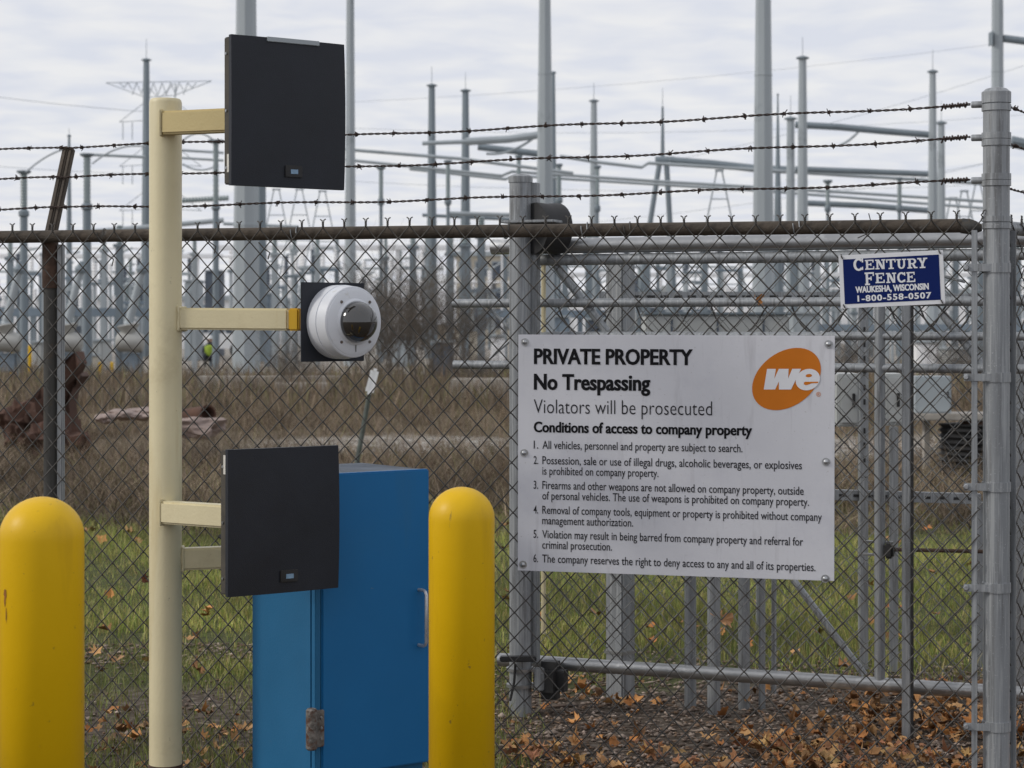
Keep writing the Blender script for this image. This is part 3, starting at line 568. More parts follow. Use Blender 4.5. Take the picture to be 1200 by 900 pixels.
# slab-serif capitals drawn as strokes in a unit box (x 0..1, y 0..1 up)
def slab(ch):
    t_, sf_ = .24, .13; R_ = lambda x0, y0, x1, y1: [(x0, y0), (x1, y0), (x1, y1), (x0, y1)]
    if ch in 'EF':
        q_ = [R_(.1, 0, .1 + t_, 1), R_(0, 1 - sf_, .95, 1), R_(.82, .70, .95, 1), R_(.1, .45, .68, .58), R_(.58, .36, .7, .67), R_(0, 0, .5, sf_)]
        if ch == 'E': q_ += [R_(0, 0, 1, sf_), R_(.87, 0, 1, .31)]
        return q_
    if ch == 'N': return [R_(.12, 0, .29, 1), R_(.72, 0, .88, 1), [(.12, 1), (.38, 1), (.88, .0), (.62, 0)], R_(0, 1 - sf_, .32, 1), R_(0, 0, .4, sf_), R_(.6, 1 - sf_, 1, 1)]
    if ch == 'T': return [R_(.38, 0, .62, 1), R_(0, 1 - sf_, 1, 1), R_(0, .66, .12, 1), R_(.88, .66, 1, 1), R_(.22, 0, .78, sf_)]
    if ch == 'Y': return [R_(.38, 0, .62, .48), [(.08, 1), (.34, 1), (.6, .42), (.40, .42)], [(.66, 1), (.9, 1), (.62, .42), (.42, .42)], R_(0, 1 - sf_, .42, 1), R_(.58, 1 - sf_, 1, 1), R_(.22, 0, .78, sf_)]
    def arc(cx_, cy_, rx, ry, a0, a1, th, n_=10):
        o = []
        for i in range(n_):
            a, b3 = R(a0 + (a1 - a0) * i / n_), R(a0 + (a1 - a0) * (i + 1) / n_)
            o.append([(cx_ + rx * math.cos(a), cy_ + ry * math.sin(a)), (cx_ + rx * math.cos(b3), cy_ + ry * math.sin(b3)), (cx_ + (rx - th) * math.cos(b3), cy_ + (ry - th * .7) * math.sin(b3)), (cx_ + (rx - th) * math.cos(a), cy_ + (ry - th * .7) * math.sin(a))])
        return o
    if ch == 'C': return arc(.52, .5, .5, .53, 40, 320, .25, 14) + [R_(.82, .66, .96, 1.0), R_(.82, .04, .93, .30)]
    if ch == 'U': return [R_(.12, .35, .36, 1), R_(.68, .35, .86, 1), R_(0, 1 - sf_, .46, 1), R_(.56, 1 - sf_, 1, 1)] + arc(.49, .37, .37, .39, 180, 360, .22, 10)
    if ch == 'R': return [R_(.12, 0, .36, 1), R_(0, 1 - sf_, .6, 1), R_(0, 0, .48, sf_), R_(.3, .42, .6, .54)] + arc(.58, .71, .32, .29, -90, 90, .22, 8) + [[(.45, .48), (.66, .48), (.9, .0), (.66, 0)], R_(.66, 0, 1, sf_)]
    return []
def slabword(word, spans, m='sign_paint'):
    for (ch, (u0, u1, vt, vb_)) in zip(word, spans):
        me = MB(CT)
        for i, pg in enumerate(slab(ch)): me.add([((u0 + x * (u1 - u0)) * bk, -.0014 - i * .00004, -(vb_ - y * (vb_ - vt)) * bk) for x, y in pg], [tuple(range(len(pg)))])
        me.build('lettering', m, bs, auto=False)
def zu(x): return (970 + x / 8) - 982.5
# crop is 8x, origin (970,280); the sign slopes up to the right by .053
def zv(x, y): return (280 + y / 8) - 299.5 + (zu(x)) * .053
def span(x0, x1, y0, y1): xm = (x0 + x1) / 2; return (zu(x0), zu(x1), zv(xm, y0), zv(xm, y1))
slabword('CENTURY', [span(236, 336, 184, 300), span(348, 434, 196, 290), span(444, 542, 193, 286), span(548, 636, 190, 284), span(644, 736, 188, 281), span(744, 838, 184, 278), span(838, 932, 178, 275)])
slabword('FENCE', [span(340, 432, 316, 438), span(440, 526, 322, 418), span(540, 636, 320, 416), span(642, 724, 316, 412), span(732, 812, 312, 408)])
lettering(bs, CT, 'WAUKESHA, WISCONSIN', zu(246), zu(932), zv(246, 512), 7.0, 'sign_paint', .030, px=bk)
lettering(bs, CT, '1-800-558-0507', zu(262), zu(952), zv(262, 595), 6.9, 'sign_paint', .022, px=bk, spacing=1.15)
for u_, v_ in ((4, 2.5), (118.5, 2.5), (4, 61), (118.5, 61)):
    MB(CT).tube([((u_ - 1.5) * bk, .02, -(v_ - 4) * bk), ((u_ - .5) * bk, -.004, -(v_ - 1.5) * bk), ((u_ + .8) * bk, -.005, -(v_ + 1) * bk), ((u_ + 1) * bk, .015, -(v_ + 2) * bk)], .0022, 5).build('tie_wire', 'mesh', bs)

# leaves caught in the fabric
def caught(px, py, D_, s, e, label, cols):
    me = MB(Matrix.Translation(P(px, py, D_)) @ Matrix.Rotation(e[2], 4, 'Z') @ Matrix.Rotation(e[1], 4, 'Y') @ Matrix.Rotation(e[0], 4, 'X'))
    v = leaf_verts(.7, lrg) * s; me.add(v.tolist(), [tuple(f) for f in lf.tolist()])
    me.add([(-s * 1.0, 0, 0), (-s * 1.7, .004, .01), (-s * 1.7, -.001, .012)], [(0, 1, 2)])
    return me.build('caught_leaf', cols, None, auto=False, label=label, cat='leaf')
M['leaf_tan'] = mat('tan_leaf', (0.42, 0.22, 0.10), .7, 0, .25, 30); M['leaf_red'] = mat('red_brown_leaf', (0.20, 0.07, 0.03), .7, 0, .3, 30); M['leaf_org'] = mat('orange_leaf', (0.42, 0.17, 0.03), .7, 0, .3, 30)
caught(850, 726, fD(850) - .02, .036, (1.2, .3, .4), 'tan dry maple leaf caught in the mesh below the big white sign', 'leaf_tan')
caught(168, 678, fD(168) - .02, .022, (1.3, .6, .5), 'small red brown leaf caught in the mesh left of the cream pole', 'leaf_red')
caught(888, 352, fD(888) + .06, .026, (1.4, .3, 1), 'crumpled orange leaf stuck in the mesh above the orange logo', 'leaf_org')

# ------------------------------------------------------------------ sliding gate behind the fence
GU = Vector((1, -.40, 0)).normalized(); GO = Vector((0, 7.99, 0)); GN = Vector((GU.y, -GU.x, 0))  # along right/nearer ; towards camera
def gX(px): t_ = (px - 600) / F; return t_ * 7.99 / (1 + .40 * t_)     # X where that pixel meets the gate plane
def GP(px, z, off=0): X_ = gX(px); return Vector((X_, 7.99 - .40 * X_, z)) + GN * off
def gz(px, py, off=0): D_ = GP(px, 0, off).y; return H - (py - HY) / F * D_
gate = thing('cantilever_gate', tuple(GP(640, 0)), 'long galvanised cantilever slide gate of pipes and mesh behind the signs', 'gate')
def grail(px0, px1, zc, r, m='galv', off=0, name='rail'): return MB().cyl(GP(px0, zc, off), GP(px1, zc, off), r, n=14).build(name, m, gate)
grail(577, 1320, gz(900, 284.5), .0300, 'galv_bright')
grail(628, 1320, gz(900, 301.5), .0215)
grail(531, 1320, gz(900, 354), .0170)
grail(628, 1320, gz(1060, 394), .0150)
grail(532, 1320, gz(1060, 431.5) + .0, .0165)
grail(585, 1320, gz(1150, 810), .0265, 'galv_bright', name='bottom_rail')
zt = gz(900, 301.5); zb = gz(1150, 810)
for px, wd in ((1031, .020), (1128, .0)):
    if wd: MB().cyl(GP(px, zb), GP(px, zt), wd, n=12).build('upright', 'galv', gate)
MB().cyl(GP(637, .30), GP(637, zt), .009, n=8).build('upright', 'cream', gate)
def gbrace(a, b_, r, off=-.02): MB().cyl(GP(a[0], gz(*a), off), GP(b_[0], gz(*b_), off), r, n=10).build('diagonal_brace', 'galv', gate)
gbrace((646, 306), (716, 398), .017); gbrace((928, 680), (1012, 792), .013); gbrace((1102, 366), (1205, 500), .016); gbrace((566, 356), (612, 402), .006)
gbrace((603, 393), (572, 420), .005); gbrace((1060, 312), (1130, 330), .006)
# hanging control cables looped along the rail
for x0 in (650, 742, 830, 925, 1040, 1075):
    pts = []
    for i in range(13):
        f_ = i / 12; px = x0 + 74 * f_; py = 357 + 36 * math.sin(math.pi * min(1, f_ * 1.15)) ** .7
        pts.append(GP(px, gz(px, py), -.03))
    MB().tube(pts, .0035, 5).build('cable_loop', 'mesh', gate)
gzt = zt - .01
for kx in range(40):
    for mir in (False, True):
        def pos(x, y, z, kx=kx):
            X_ = gX(640) + .93 * (kx * .071 + x + .004 * math.sin(z * 3 + kx * .7)); return Vector((X_, 7.99 - .40 * X_, z + .004 * math.sin(kx * .5 + z))) + GN * (.0 + y)
        zig(.071, .076, gzt, .22, None, r=.0018, mirror=mir, pos=pos, n=4).build('wire', 'mesh_new', gate, smooth=True)
# gate post with rollers
gp = thing('gate_roller_post', (P(610, 0, 7.86).x, 7.86, 0), 'capped galvanised post with black guide rollers at the left edge of the sign', 'post')
pc = Vector((P(610, 0, 7.86).x, 7.86, 0)); ztop = H - (208 - HY) / F * 7.86
MB().prof(pc, pc + Zv * ztop, [(0, .043), (1, .043)], 22).build('post', 'galv', gp)
MB().prof(pc + Zv * (ztop - .02), pc + Zv * (ztop + .03), [(0, .0465), (.45, .0475), (.5, .044), (.6, .034), (.66, .012)], 22).build('post_cap', 'galv', gp)
MB(frame(pc + Vector((.058, .01, 0)), GU)).box((-.012, -.02, .2), (.012, .02, ztop - .02), .002).build('channel', 'galv', gp)
ax = GU.cross(Zv).normalized()
def wheel(px, py, D_, r, wd, nm, lab=None):
    c_ = P(px, py, D_); dr = Vector((.84, .54, 0))
    m_ = MB().prof(c_ - dr * wd / 2, c_ + dr * wd / 2, [(0, r * .82), (.0, r * .98), (.08, r), (.45, r * .97), (.55, r * .97), (.92, r), (1, r * .98), (1, r * .25), (.9, r * .2)], 28); return m_.build(nm, 'dark', gp)
wheel(640, 268, 7.86, .100, .115, 'top_roller')
MB(frame(P(608, 258, 7.80), GU)).box((-.06, -.05, -.012), (.16, .05, -.002), .002).build('roller_bracket', 'galv', gp)
MB(frame(P(644, 796, 7.85), GU)).box((-.06, -.05, -.075), (.065, .06, .07), .032).build('bottom_roller', 'dark', gp)
for py in (787, 806):
    zz = H - (py - HY) / F * 7.8; br = MB().prof(pc + Zv * (zz - .006), pc + Zv * (zz + .006), [(0, .055), (1, .055)], 18)
    br.box((pc.x + .04, pc.y - .045, zz - .006), (pc.x + .085, pc.y - .03, zz + .006), .002); br.build('u_bolt', 'galv_bright', gp)
zz = H - (796 - HY) / F * 7.8; MB().box((pc.x + .052, pc.y - .06, zz - .045), (pc.x + .09, pc.y - .048, zz + .045), .004).build('clamp_plate', 'galv', gp)
zz = H - (772 - HY) / F * 7.8; MB().box((pc.x - .08, pc.y - .09, zz - .008), (pc.x + .06, pc.y - .05, zz + .012), .004).build('roller_cover', 'dark', gp)
MB().tube([pc + Vector((-.02, -.06, zz - .02)), pc + Vector((-.025, -.062, zz - .09)), pc + Vector((-.04, -.06, zz - .16))], .005, 6).build('strap', 'dark', gp)

def gpost(px, w_px, D_, ytop, name, label, m='galv', shape='round', cat='post', grp=None):
    c_ = P(px, 0, D_); r_ = w_px / 2 / F * D_; z_ = H - (ytop - HY) / F * D_
    if shape == 'round': o = MB().prof((c_.x, D_, 0), (c_.x, D_, z_), [(0, r_), (1, r_)], 14)
    else: o = MB(frame((c_.x, D_, 0), GU)).box((-r_, -r_, 0), (r_, r_, z_), .003)
    o = o.build(name, m, None); props(o, label, cat, grp); return o
# double post standing behind the rail
dp = thing('square_post', (P(727, 0, 8.2).x, 8.2, 0), 'stout wide galvanised square post behind the lower left part of the sign', 'post')
MB(frame((P(727, 0, 8.2).x, 8.2, 0), Vector((1, -.85, 0)))).box((-.0435, -.0435, 0), (.0435, .0435, 1.76), .006).build('post', 'galv', dp)
zz = H - (768 - HY) / F * 8.1; MB(frame((P(727, 0, 8.2).x, 8.2, zz), Vector((1, -.85, 0)))).box((-.047, -.047, -.008), (.047, .047, .008), .002).build('strap_band', 'galv_bright', dp)
gpost(809, 14, 8.02, 470, 'galvanised_post', 'first and leftmost of four galvanised posts rising behind the bottom edge of the white sign')
gpost(836.5, 15.5, 7.86, 470, 'galvanised_post', 'second from left of the four galvanised posts behind the bottom edge of the white sign')
gpost(872, 14, 7.98, 470, 'thin_galvanised_post', 'galvanised post, third of four behind the bottom edge of the white sign', cat='post')
gpost(893, 8, 7.98, 470, 'thin_galvanised_post', 'thin galvanised post below the orange logo, rightmost of the four behind the sign', cat='post')
gpost(907, 6, 8.3, 470, 'thin_galvanised_post', 'very thin pipe standing right of the four posts below the orange logo', cat='post')
# channel post under the blue sign, in front of the gate
cD = 7.32; c_ = P(1063.5, 0, cD); zt_ = H - (350 - HY) / F * cD
cp = thing('channel_post', (c_.x, cD, 0), 'galvanised channel post with a dark right edge under the small blue sign', 'post')
MB(frame((c_.x, cD, 0), (1, -.2, 0))).box((-.020, -.012, 0), (.012, .012, zt_), .004).build('web', 'galv', cp)
MB(frame((c_.x, cD, 0), (1, -.2, 0))).box((.0122, -.016, 0), (.0215, .03, zt_ - .01), .001).build('flange', 'dark', cp)
# slotted strut rack with cabinets behind the gate
def strut(px0, py0, px1, py1, D_, wd, nm, parent, holes=True, m='galv', hk=1.0):
    a = P(px0, py0, D_); b_ = P(px1, py1, D_); d = (b_ - a); L_ = d.length; d.normalize(); s_ = Vector((0, 1, 0)).cross(d).normalized()
    T = Matrix(((d.x, 0, s_.x, a.x), (d.y, 1, s_.y, a.y), (d.z, 0, s_.z, a.z), (0, 0, 0, 1)))
    o = MB(T).box((0, 0, -wd / 2), (L_, wd * .8, wd / 2), .002).build(nm, m, parent)
    if holes:
        hm = MB(T); x = .03
        while x < L_ - .03: hm.box((x, -.003, -wd * .13 * hk), (x + .024 * hk, -.0005, wd * .13 * hk), .001); x += .062
        hm.build('slot', 'dark', o, kind='stuff')
    return o
rack = thing('equipment_rack', (P(850, 0, 9.3).x, 9.3, 0), 'slotted strut channel on legs seen through the gate above the white sign', 'rack')
strut(702, 349, 985, 349, 9.3, .055, 'strut', rack, hk=1.6); strut(1100, 349, 1190, 349, 9.3, .04, 'strut', rack)
for px in (724, 1013): MB(frame((P(px, 0, 9.34).x, 9.36, 0), (1, 0, 0))).box((-.02, 0, 0), (.02, .04, 1.6), .003).build('leg', 'galv', rack)
a_, b2 = P(757, 369, 9.6), P(925, 400, 9.6)
cb = thing('wide_grey_cabinet', ((a_.x + b2.x) / 2, 9.6, .6), 'wide pale grey steel cabinet behind the gate just above the white sign', 'cabinet')
MB().box((a_.x, 9.6, .75), (b2.x, 9.95, a_.z), .008).build('body', 'far_box', cb); 
for x_ in (.18, .50, .82): MB().box((a_.x + (b2.x - a_.x) * x_ - .005, 9.596, .78), (a_.x + (b2.x - a_.x) * x_ + .005, 9.5995, a_.z - .02)).build('door_seam', 'far_dark', cb)
MB().box((P(809, 0, 9.85).x - .018, 9.85, 0), (P(809, 0, 9.85).x + .018, 9.88, .75)).build('leg', 'galv', cb); MB().box((P(891, 0, 9.85).x - .018, 9.85, 0), (P(891, 0, 9.85).x + .018, 9.88, .75)).build('leg', 'galv', cb)
MB().box((a_.x - .01, 9.59, a_.z), (b2.x + .01, 9.96, a_.z + .012), .003).build('lid', 'galv_far', cb)
def cabinet(px0, px1, py0, py1, D_, name, label, m='far_box', dep=.25, legs=True, seam=True):
    a = P(px0, py0, D_); b_ = P(px1, py1, D_); t_ = thing(name, ((a.x + b_.x) / 2, D_, 0), label, 'cabinet')
    bd = MB().box((a.x, D_, b_.z), (b_.x, D_ + dep, a.z), .006).build('body', m, t_)
    if seam: MB().box((a.x + .015, D_ - .010, b_.z + .015), (b_.x - .015, D_ - .0005, a.z - .015), .003).build('door', m, t_); MB().box((b_.x - .04, D_ - .022, (a.z + b_.z) / 2 - .03), (b_.x - .028, D_ - .011, (a.z + b_.z) / 2 + .03), .002).build('latch', 'dark', t_)
    if legs:
        for x_ in (a.x + .02, b_.x - .05): MB().box((x_, D_ + dep * .4, 0), (x_ + .03, D_ + dep * .4 + .04, b_.z), .002).build('leg', 'galv', t_)
    return t_
cabinet(981, 1009, 438, 500, 8.9, 'control_cabinet', 'grey control cabinet on struts between the white sign edge and the pipes', legs=False)
cabinet(1037, 1061, 438, 499, 8.9, 'control_cabinet', 'narrow grey control cabinet left of the channel post under the blue sign', legs=False)
st = thing('slotted_post', (P(1013, 0, 8.8).x, 8.8, 0), 'dark slotted strut post right of the white sign', 'post')
strut(1013, 375, 1013, 560, 8.8, .036, 'strut', st); strut(1013, 560.5, 1013, 785, 8.8, .034, 'strut', st, holes=False); 
st2 = thing('slotted_post', (P(1047, 0, 8.8).x, 8.8, 0), 'slotted strut post just left of the channel post under the blue sign', 'post')
strut(1048, 500, 1048, 788, 8.8, .036, 'strut', st2, holes=False)
hs_ = thing('low_channel', (P(1070, 0, 8.85).x, 8.85, 0), 'horizontal steel channel on short legs right of the white sign', 'rail')
strut(975, 580, 1150, 585, 8.85, .045, 'strut', hs_)
MB().box((P(1148, 0, 8.86).x, 8.9, 0), (P(1155, 0, 8.86).x, 8.93, H - (590 - HY) / F * 8.85)).build('leg', 'galv', hs_)
rr_ = MB().cyl(P(1046, 644, 8.3), P(1230, 648, 8.2), .008, n=8).build('rusty_rod', 'rust', None); props(rr_, 'thin brown rusty rod running right from the gate lock behind the post', 'rod')
# gate latch by the uprights
lt = thing('gate_latch', tuple(P(1030, 645, 7.45)), 'galvanised latch clamps around the upright pipe right of the sign', 'latch')
for py in (635, 650): MB(frame(P(1028, py, 7.47), GU)).box((-.055, -.012, -.004), (.06, .012, .004), .002).build('clamp', 'galv_bright', lt)
MB(frame(P(1041, 643, 7.43), GU)).box((-.015, -.02, -.035), (.02, .02, .02), .008).build('lock', 'dark', lt)
# galvanised post at the far right beyond side fence
gpost(1193, 14, 8.1, 400, 'galvanised_post', 'galvanised post at the far right edge behind the banded post')
gpost(1185, 6, 8.6, 400, 'thin_galvanised_post', 'thin pipe just right of the thick banded fence post')
# black corrugated coil under a beam, behind the right post
cD = 18.4; c_ = P(1147, 0, cD); bz0 = .02; bz1 = H - (497 - HY) / F * cD
cc = thing('corrugated_drum', (c_.x, cD, 0), 'black ribbed drum standing behind the banded post at right', 'drum')
pr = [];  nr = 11
for i in range(nr * 4 + 1): pr.append((i / (nr * 4), 0.345 + .018 * math.cos(i * math.pi / 2)))
MB().prof((c_.x, cD, bz0), (c_.x, cD, bz1), pr, 28).build('ribbed_body', 'dark', cc)
MB().prof((c_.x, cD, bz1 + .001), (c_.x, cD, bz1 + .03), [(0, .17), (1, .15)], 16).build('neck', 'rust', cc)
pb = thing('pale_beam', tuple(P(1130, 490, 18.2)), 'pale concrete beam lying above the black ribbed drum at right', 'beam')
a = P(1068, 485, 18.2); b_ = P(1240, 493, 18.2); MB().box((a.x, 18.2, b_.z), (b_.x, 18.7, a.z), .01).build('beam', 'concrete', pb)
for px in (1082, 1205): x_ = P(px, 0, 18.6).x; MB().box((x_, 18.55, 0), (x_ + .05, 18.65, b_.z)).build('leg', 'concrete', pb)
cabinet(1073, 1115, 441, 484.5, 18.3, 'transformer_box', 'blue grey equipment box on the pale beam behind the gate at right', m='galv_pale', legs=False)

# ------------------------------------------------------------------ bollards
def bollard(px, D_, r, ytop, label):
    x_ = P(px, 0, D_).x; zt_ = H - (ytop - HY) / F * D_; t_ = thing('bollard', (x_, D_, 0), label, 'bollard', 'yellow bollards in front of the fence')
    prof = [(0, r), (1 - r / zt_ * .96, r)]
    for i in range(1, 9):
        a = i / 9 * math.pi / 2; prof.append((1 - r * .96 / zt_ * (1 - math.sin(a)), r * 1.003 * math.cos(a)))
    prof.append((1, .004)); prof.insert(1, (1 - r * 1.06 / zt_, r))
    prof = sorted(prof, key=lambda q_: q_[0])
    MB().prof((x_, D_, 0), (x_, D_, zt_), prof, 48).build('sleeve', 'yellow', t_, smooth=True)
    MB().prof((x_, D_, 0), (x_, D_, .05), [(0, r * 1.5), (.7, r * 1.45), (1, r * 1.1)], 32).build('footing', 'concrete', t_); return t_
bl = bollard(49, 4.60, .0940, 582, 'bright yellow domed bollard at the lower left with a rust streak')
rs = MB(); 
for (px, py, a_, b_) in ((15, 697, .0042, .012), (14.5, 706, .0028, .012), (16.5, 722, .0016, .018)):
    t_ = (px - 49) / F * 4.6 / .094; x_ = P(49, 0, 4.6).x + .0944 * t_; y_ = 4.60 - .0944 * math.sqrt(1 - t_ * t_) ; z_ = zy(py, y_); rg = random.Random(int(px * py))
    ring = []
    for i in range(14):
        an = i / 14 * 2 * math.pi; k_ = rg.uniform(.6, 1.15); dx_ = a_ * math.cos(an) * k_; x2 = x_ + dx_; tt = (x2 - P(49, 0, 4.6).x) / .0946; ring.append((x2, 4.60 - .0948 * math.sqrt(max(0, 1 - tt * tt)), z_ + b_ * math.sin(an) * k_))
    rs.add(ring, [tuple(range(14))])
M['rust_bright'] = mat('fresh_orange_rust', (0.26, 0.10, 0.02), .9, 0, .4, 60)
rs.build('rust_streak', 'rust_bright', bl, auto=False)
bollard(541, 5.24, .0845, 570.5, 'bright yellow domed bollard standing right of the blue cabinet')

# ------------------------------------------------------------------ cream pole with three arms
pD = 6.2; px_ = P(194, 0, pD).x; pole = thing('access_control_pole', (px_, pD, 0), 'cream painted pole with arms carrying two black readers and a dome camera', 'pole')
zt_ = H - (116 - HY) / F * pD; zb_ = H - (895 - HY) / F * pD
MB().prof((px_, pD, zb_), (px_, pD, zt_), [(0, .0492), (.994, .0492), (.998, .047), (1, .043)], 32).build('upright', 'cream', pole)
MB().prof((px_, pD, zb_ - .012), (px_, pD, zb_), [(0, .052), (1, .052)], 32).build('weld_ring', 'rust', pole)
MB().prof((px_, pD, 0), (px_, pD, zb_ - .013), [(0, .16), (.8, .08), (1, .05)], 24).build('footing', 'rust', pole)
def arm(a0, a1, h_, m, d_=.025, nm='arm'):
    d = (a1 - a0); L_ = d.length; return MB(frame(a0, d / L_)).box((0, -d_, -h_ / 2), (L_, d_, h_ / 2), .006).build(nm, m, pole)
def weld(p, dr, m='cream'):  # bead round the joint
    pass
ta = P(193, 144.5, pD - .045); tb_ = P(300, 140, 6.03); arm(ta, tb_, .070, 'cream_deep')
ma = P(208, 373.5, pD); mb_ = P(352, 374.5, 6.085); am_ = arm(ma, mb_ - (mb_ - ma).normalized() * .03, .066, 'cream')
dd = (mb_ - ma).normalized(); MB(frame(mb_ - dd * .0295, dd)).box((0, -.0252, -.0335), (.034, .0252, .0335), .005).build('painted_arm_end', 'yellow_paint', pole)
la = P(193, 600, pD - .045); lb = P(300, 607, 5.90); arm(la, lb, .067, 'cream')
la2 = P(208, 655, pD + .02); lb2 = P(290, 652, 6.25); arm(la2, lb2, .066, 'cream')
for p_, hh_ in ((ta, .082), (la, .079)):   # weld plates
    d_ = Vector((1, -.25, 0)).normalized(); MB(frame(p_ - d_ * .004, d_)).box((-.003, -.03, -hh_ / 2), (.004, .022, hh_ / 2), .003).build('weld_bead', 'cream', pole)

def weld_ring(p0, d, hw, hh, m):
    T = frame(p0, d); pts = []
    for (ya, za, yb, zb2) in ((-hw, -hh, hw, -hh), (hw, -hh, hw, hh), (hw, hh, -hw, hh), (-hw, hh, -hw, -hh)):
        for i in range(9): f_ = i / 9; pts.append(T @ Vector((random.uniform(-.0012, .0012), ya + (yb - ya) * f_ + random.uniform(-.001, .001), za + (zb2 - za) * f_ + random.uniform(-.001, .001))))
    return MB().tube(pts + [pts[0]], [random.uniform(.0035, .0052) for _ in range(len(pts) + 1)], 7).build('weld_bead', m, pole)
dma = (mb_ - ma).normalized(); weld_ring(ma + dma * .016, dma, .026, .034, 'cream')
dla = (lb2 - la2).normalized(); weld_ring(la2 + dla * .016, dla, .026, .034, 'cream')
# ------------------------------------------------------------------ readers
RD = Vector((math.cos(R(36)), math.sin(R(36)), 0))
def reader(pxl, pyt, pyb, Dl, pxr, label, back, logo, sticker, strip):
    a = P(pxl, pyt, Dl); h_ = (pyb - pyt) / F * Dl; t_ = (pxr - 600) / F
    wd = (t_ * a.y - a.x) / (RD.x - t_ * RD.y); T = frame((a.x, a.y, a.z - h_), RD)
    o = thing('card_reader', (a.x, a.y, a.z - h_), label, 'reader'); th = .046
    # front shell: bowed towards the viewer in the middle
    ny, nx = 9, 9; vs = []; fs = []
    for j in range(ny):
        for i in range(nx):
            u = i / (nx - 1); v = j / (ny - 1); bow = .006 * (1 - (2 * u - 1) ** 2) + .002 * (1 - (2 * v - 1) ** 2)
            xr = wd * u + (.003 * (1 - (2 * v - 1) ** 2) * max(0, u - .5) * 2); vs.append((xr, -bow - .002, h_ * v))
    fs = [(j * nx + i, j * nx + i + 1, (j + 1) * nx + i + 1, (j + 1) * nx + i) for j in range(ny - 1) for i in range(nx - 1)]
    k = len(vs); rim = [i for i in range(nx)] + [j * nx + nx - 1 for j in range(1, ny)] + [(ny - 1) * nx + i for i in range(nx - 2, -1, -1)] + [j * nx for j in range(ny - 2, 0, -1)]
    for r_ in rim: x, y, z = vs[r_]; vs.append((x, .012, z))
    fs += [(rim[i], k + i, k + (i + 1) % len(rim), rim[(i + 1) % len(rim)]) for i in range(len(rim))] + [tuple(range(k, k + len(rim)))]
    MB(T).add(vs, fs).build('front_cover', 'black', o)
    MB(T).box((.003, .0125, .004), (wd - .003, th, h_ - .004), .003).build('back_housing', 'black_side', o)
    u0, v0 = logo; MB(T).box((u0 * wd - .018, -.0136, v0 * h_ - .007), (u0 * wd + .040, -.009, v0 * h_ + .028), .002).build('badge_recess', 'dark', o)
    MB(T).box((u0 * wd - .0, -.0150, v0 * h_ + .003), (u0 * wd + .024, -.0137, v0 * h_ + .016), .0004).build('badge', 'logo_blue', o)
    s0, s1 = sticker; MB(T).box((.0018, .0145, s0 * h_), (.0029, .027, s1 * h_)).build('sticker', 'sticker', o)
    if strip: MB(T).box((wd * .30, -.012, h_ * .972), (wd * .76, .004, h_ + .0015), .001).build('top_reflection', 'galv_pale', o)  # pale sliver added along the top edge to stand for a reflection
    MB(T).box((wd * .30, th + .001, h_ * .30), (wd * .70, th + .065, h_ * .62), .004).build('mounting_bracket', back, o)
    for q_ in (.12, .5, .88): MB(T).prof((-.0005, .030, h_ * q_), (.0028, .030, h_ * q_), [(0, .004), (1, .004)], 8).build('screw', 'zinc', o)
    cb0 = T @ Vector((wd * .5, th + .03, h_ * .30)); MB().tube([cb0, cb0 + Vector((-.03, .03, -.04)), cb0 + Vector((-.09, .08, -.02)), cb0 + Vector((-.16, .10, .02))], .006, 8).build('cable', 'dark', o)
    return o
reader(270.5, 40, 217, 5.80, 403, 'upper black flat card reader at the top of the cream pole', 'cream', (.50, .085), (.09, .21), True)
reader(266.5, 527, 700, 5.64, 396, 'lower black flat card reader in front of the blue cabinet', 'cream', (.50, .09), (.83, .96), False)

# ------------------------------------------------------------------ dome camera
a = P(353.5, 330.5, 6.00); cdir = Vector((math.cos(R(43)), math.sin(R(43)), 0)); t_ = (427 - 600) / F; wd = (t_ * a.y - a.x) / (cdir.x - t_ * cdir.y); h_ = 93 / F * 6.04
CTm = frame((a.x, a.y, a.z - h_), cdir); dc = thing('security_camera', (a.x, a.y, a.z - h_), 'white round dome security camera on a square black backplate', 'camera')
MB(CTm).box((0, 0, 0), (wd, .006, h_), .0015).build('backplate', 'black', dc)
cxm, czm = wd * .54, h_ * .50; Rh = .1035
MB(CTm).prof((cxm, -.0005, czm), (cxm, -.085, czm), [(0, Rh * 1.06), (.5, Rh * 1.06), (.505, Rh * 1.04), (.545, Rh * 1.04), (.55, Rh * 1.05), (.97, Rh * 1.015), (1, Rh * .985)], 48).build('housing', 'white_housing', dc)
MB(CTm).prof((cxm, -.0845, czm), (cxm, -.0935, czm), [(0, Rh * .965), (.25, Rh * .96), (1, Rh * .84)], 48).build('front_ring', 'white_housing', dc)
pr = [(i / 10, .0535 * math.cos(i / 10 * math.pi / 2 * .999) ** .9 if i else .0535) for i in range(11)]
pr = [(math.sin(i / 12 * math.pi / 2), .0610 * math.cos(i / 12 * math.pi / 2) + .0005) for i in range(13)]
MB(CTm).prof((cxm, -.093, czm), (cxm, -.0995, czm), [(0, .070), (1, .063)], 40).build('dome_collar', 'white_housing', dc)
MB(CTm).prof((cxm, -.0975, czm), (cxm, -.160, czm), pr, 40).build('dome', 'dome', dc, smooth=True)
for an in (48, 132, 228, 312):
    x_ = cxm + .079 * math.cos(R(an)); z_ = czm + .079 * math.sin(R(an)); MB(CTm).prof((x_, -.0935, z_), (x_, -.0965, z_), [(0, .0048), (1, .004)], 10).build('screw', 'hinge', dc)
MB(CTm).tube([(cxm + .088 * math.cos(R(q_)), -.0945 + .0035, czm + .088 * math.sin(R(q_))) for q_ in range(195, 346, 10)], .0012, 4).build('groove', 'dark', dc)
MB(CTm).box((cxm - .001, -.0955, czm - .088), (cxm + .001, -.0945, czm - .062)).build('groove', 'dark', dc)
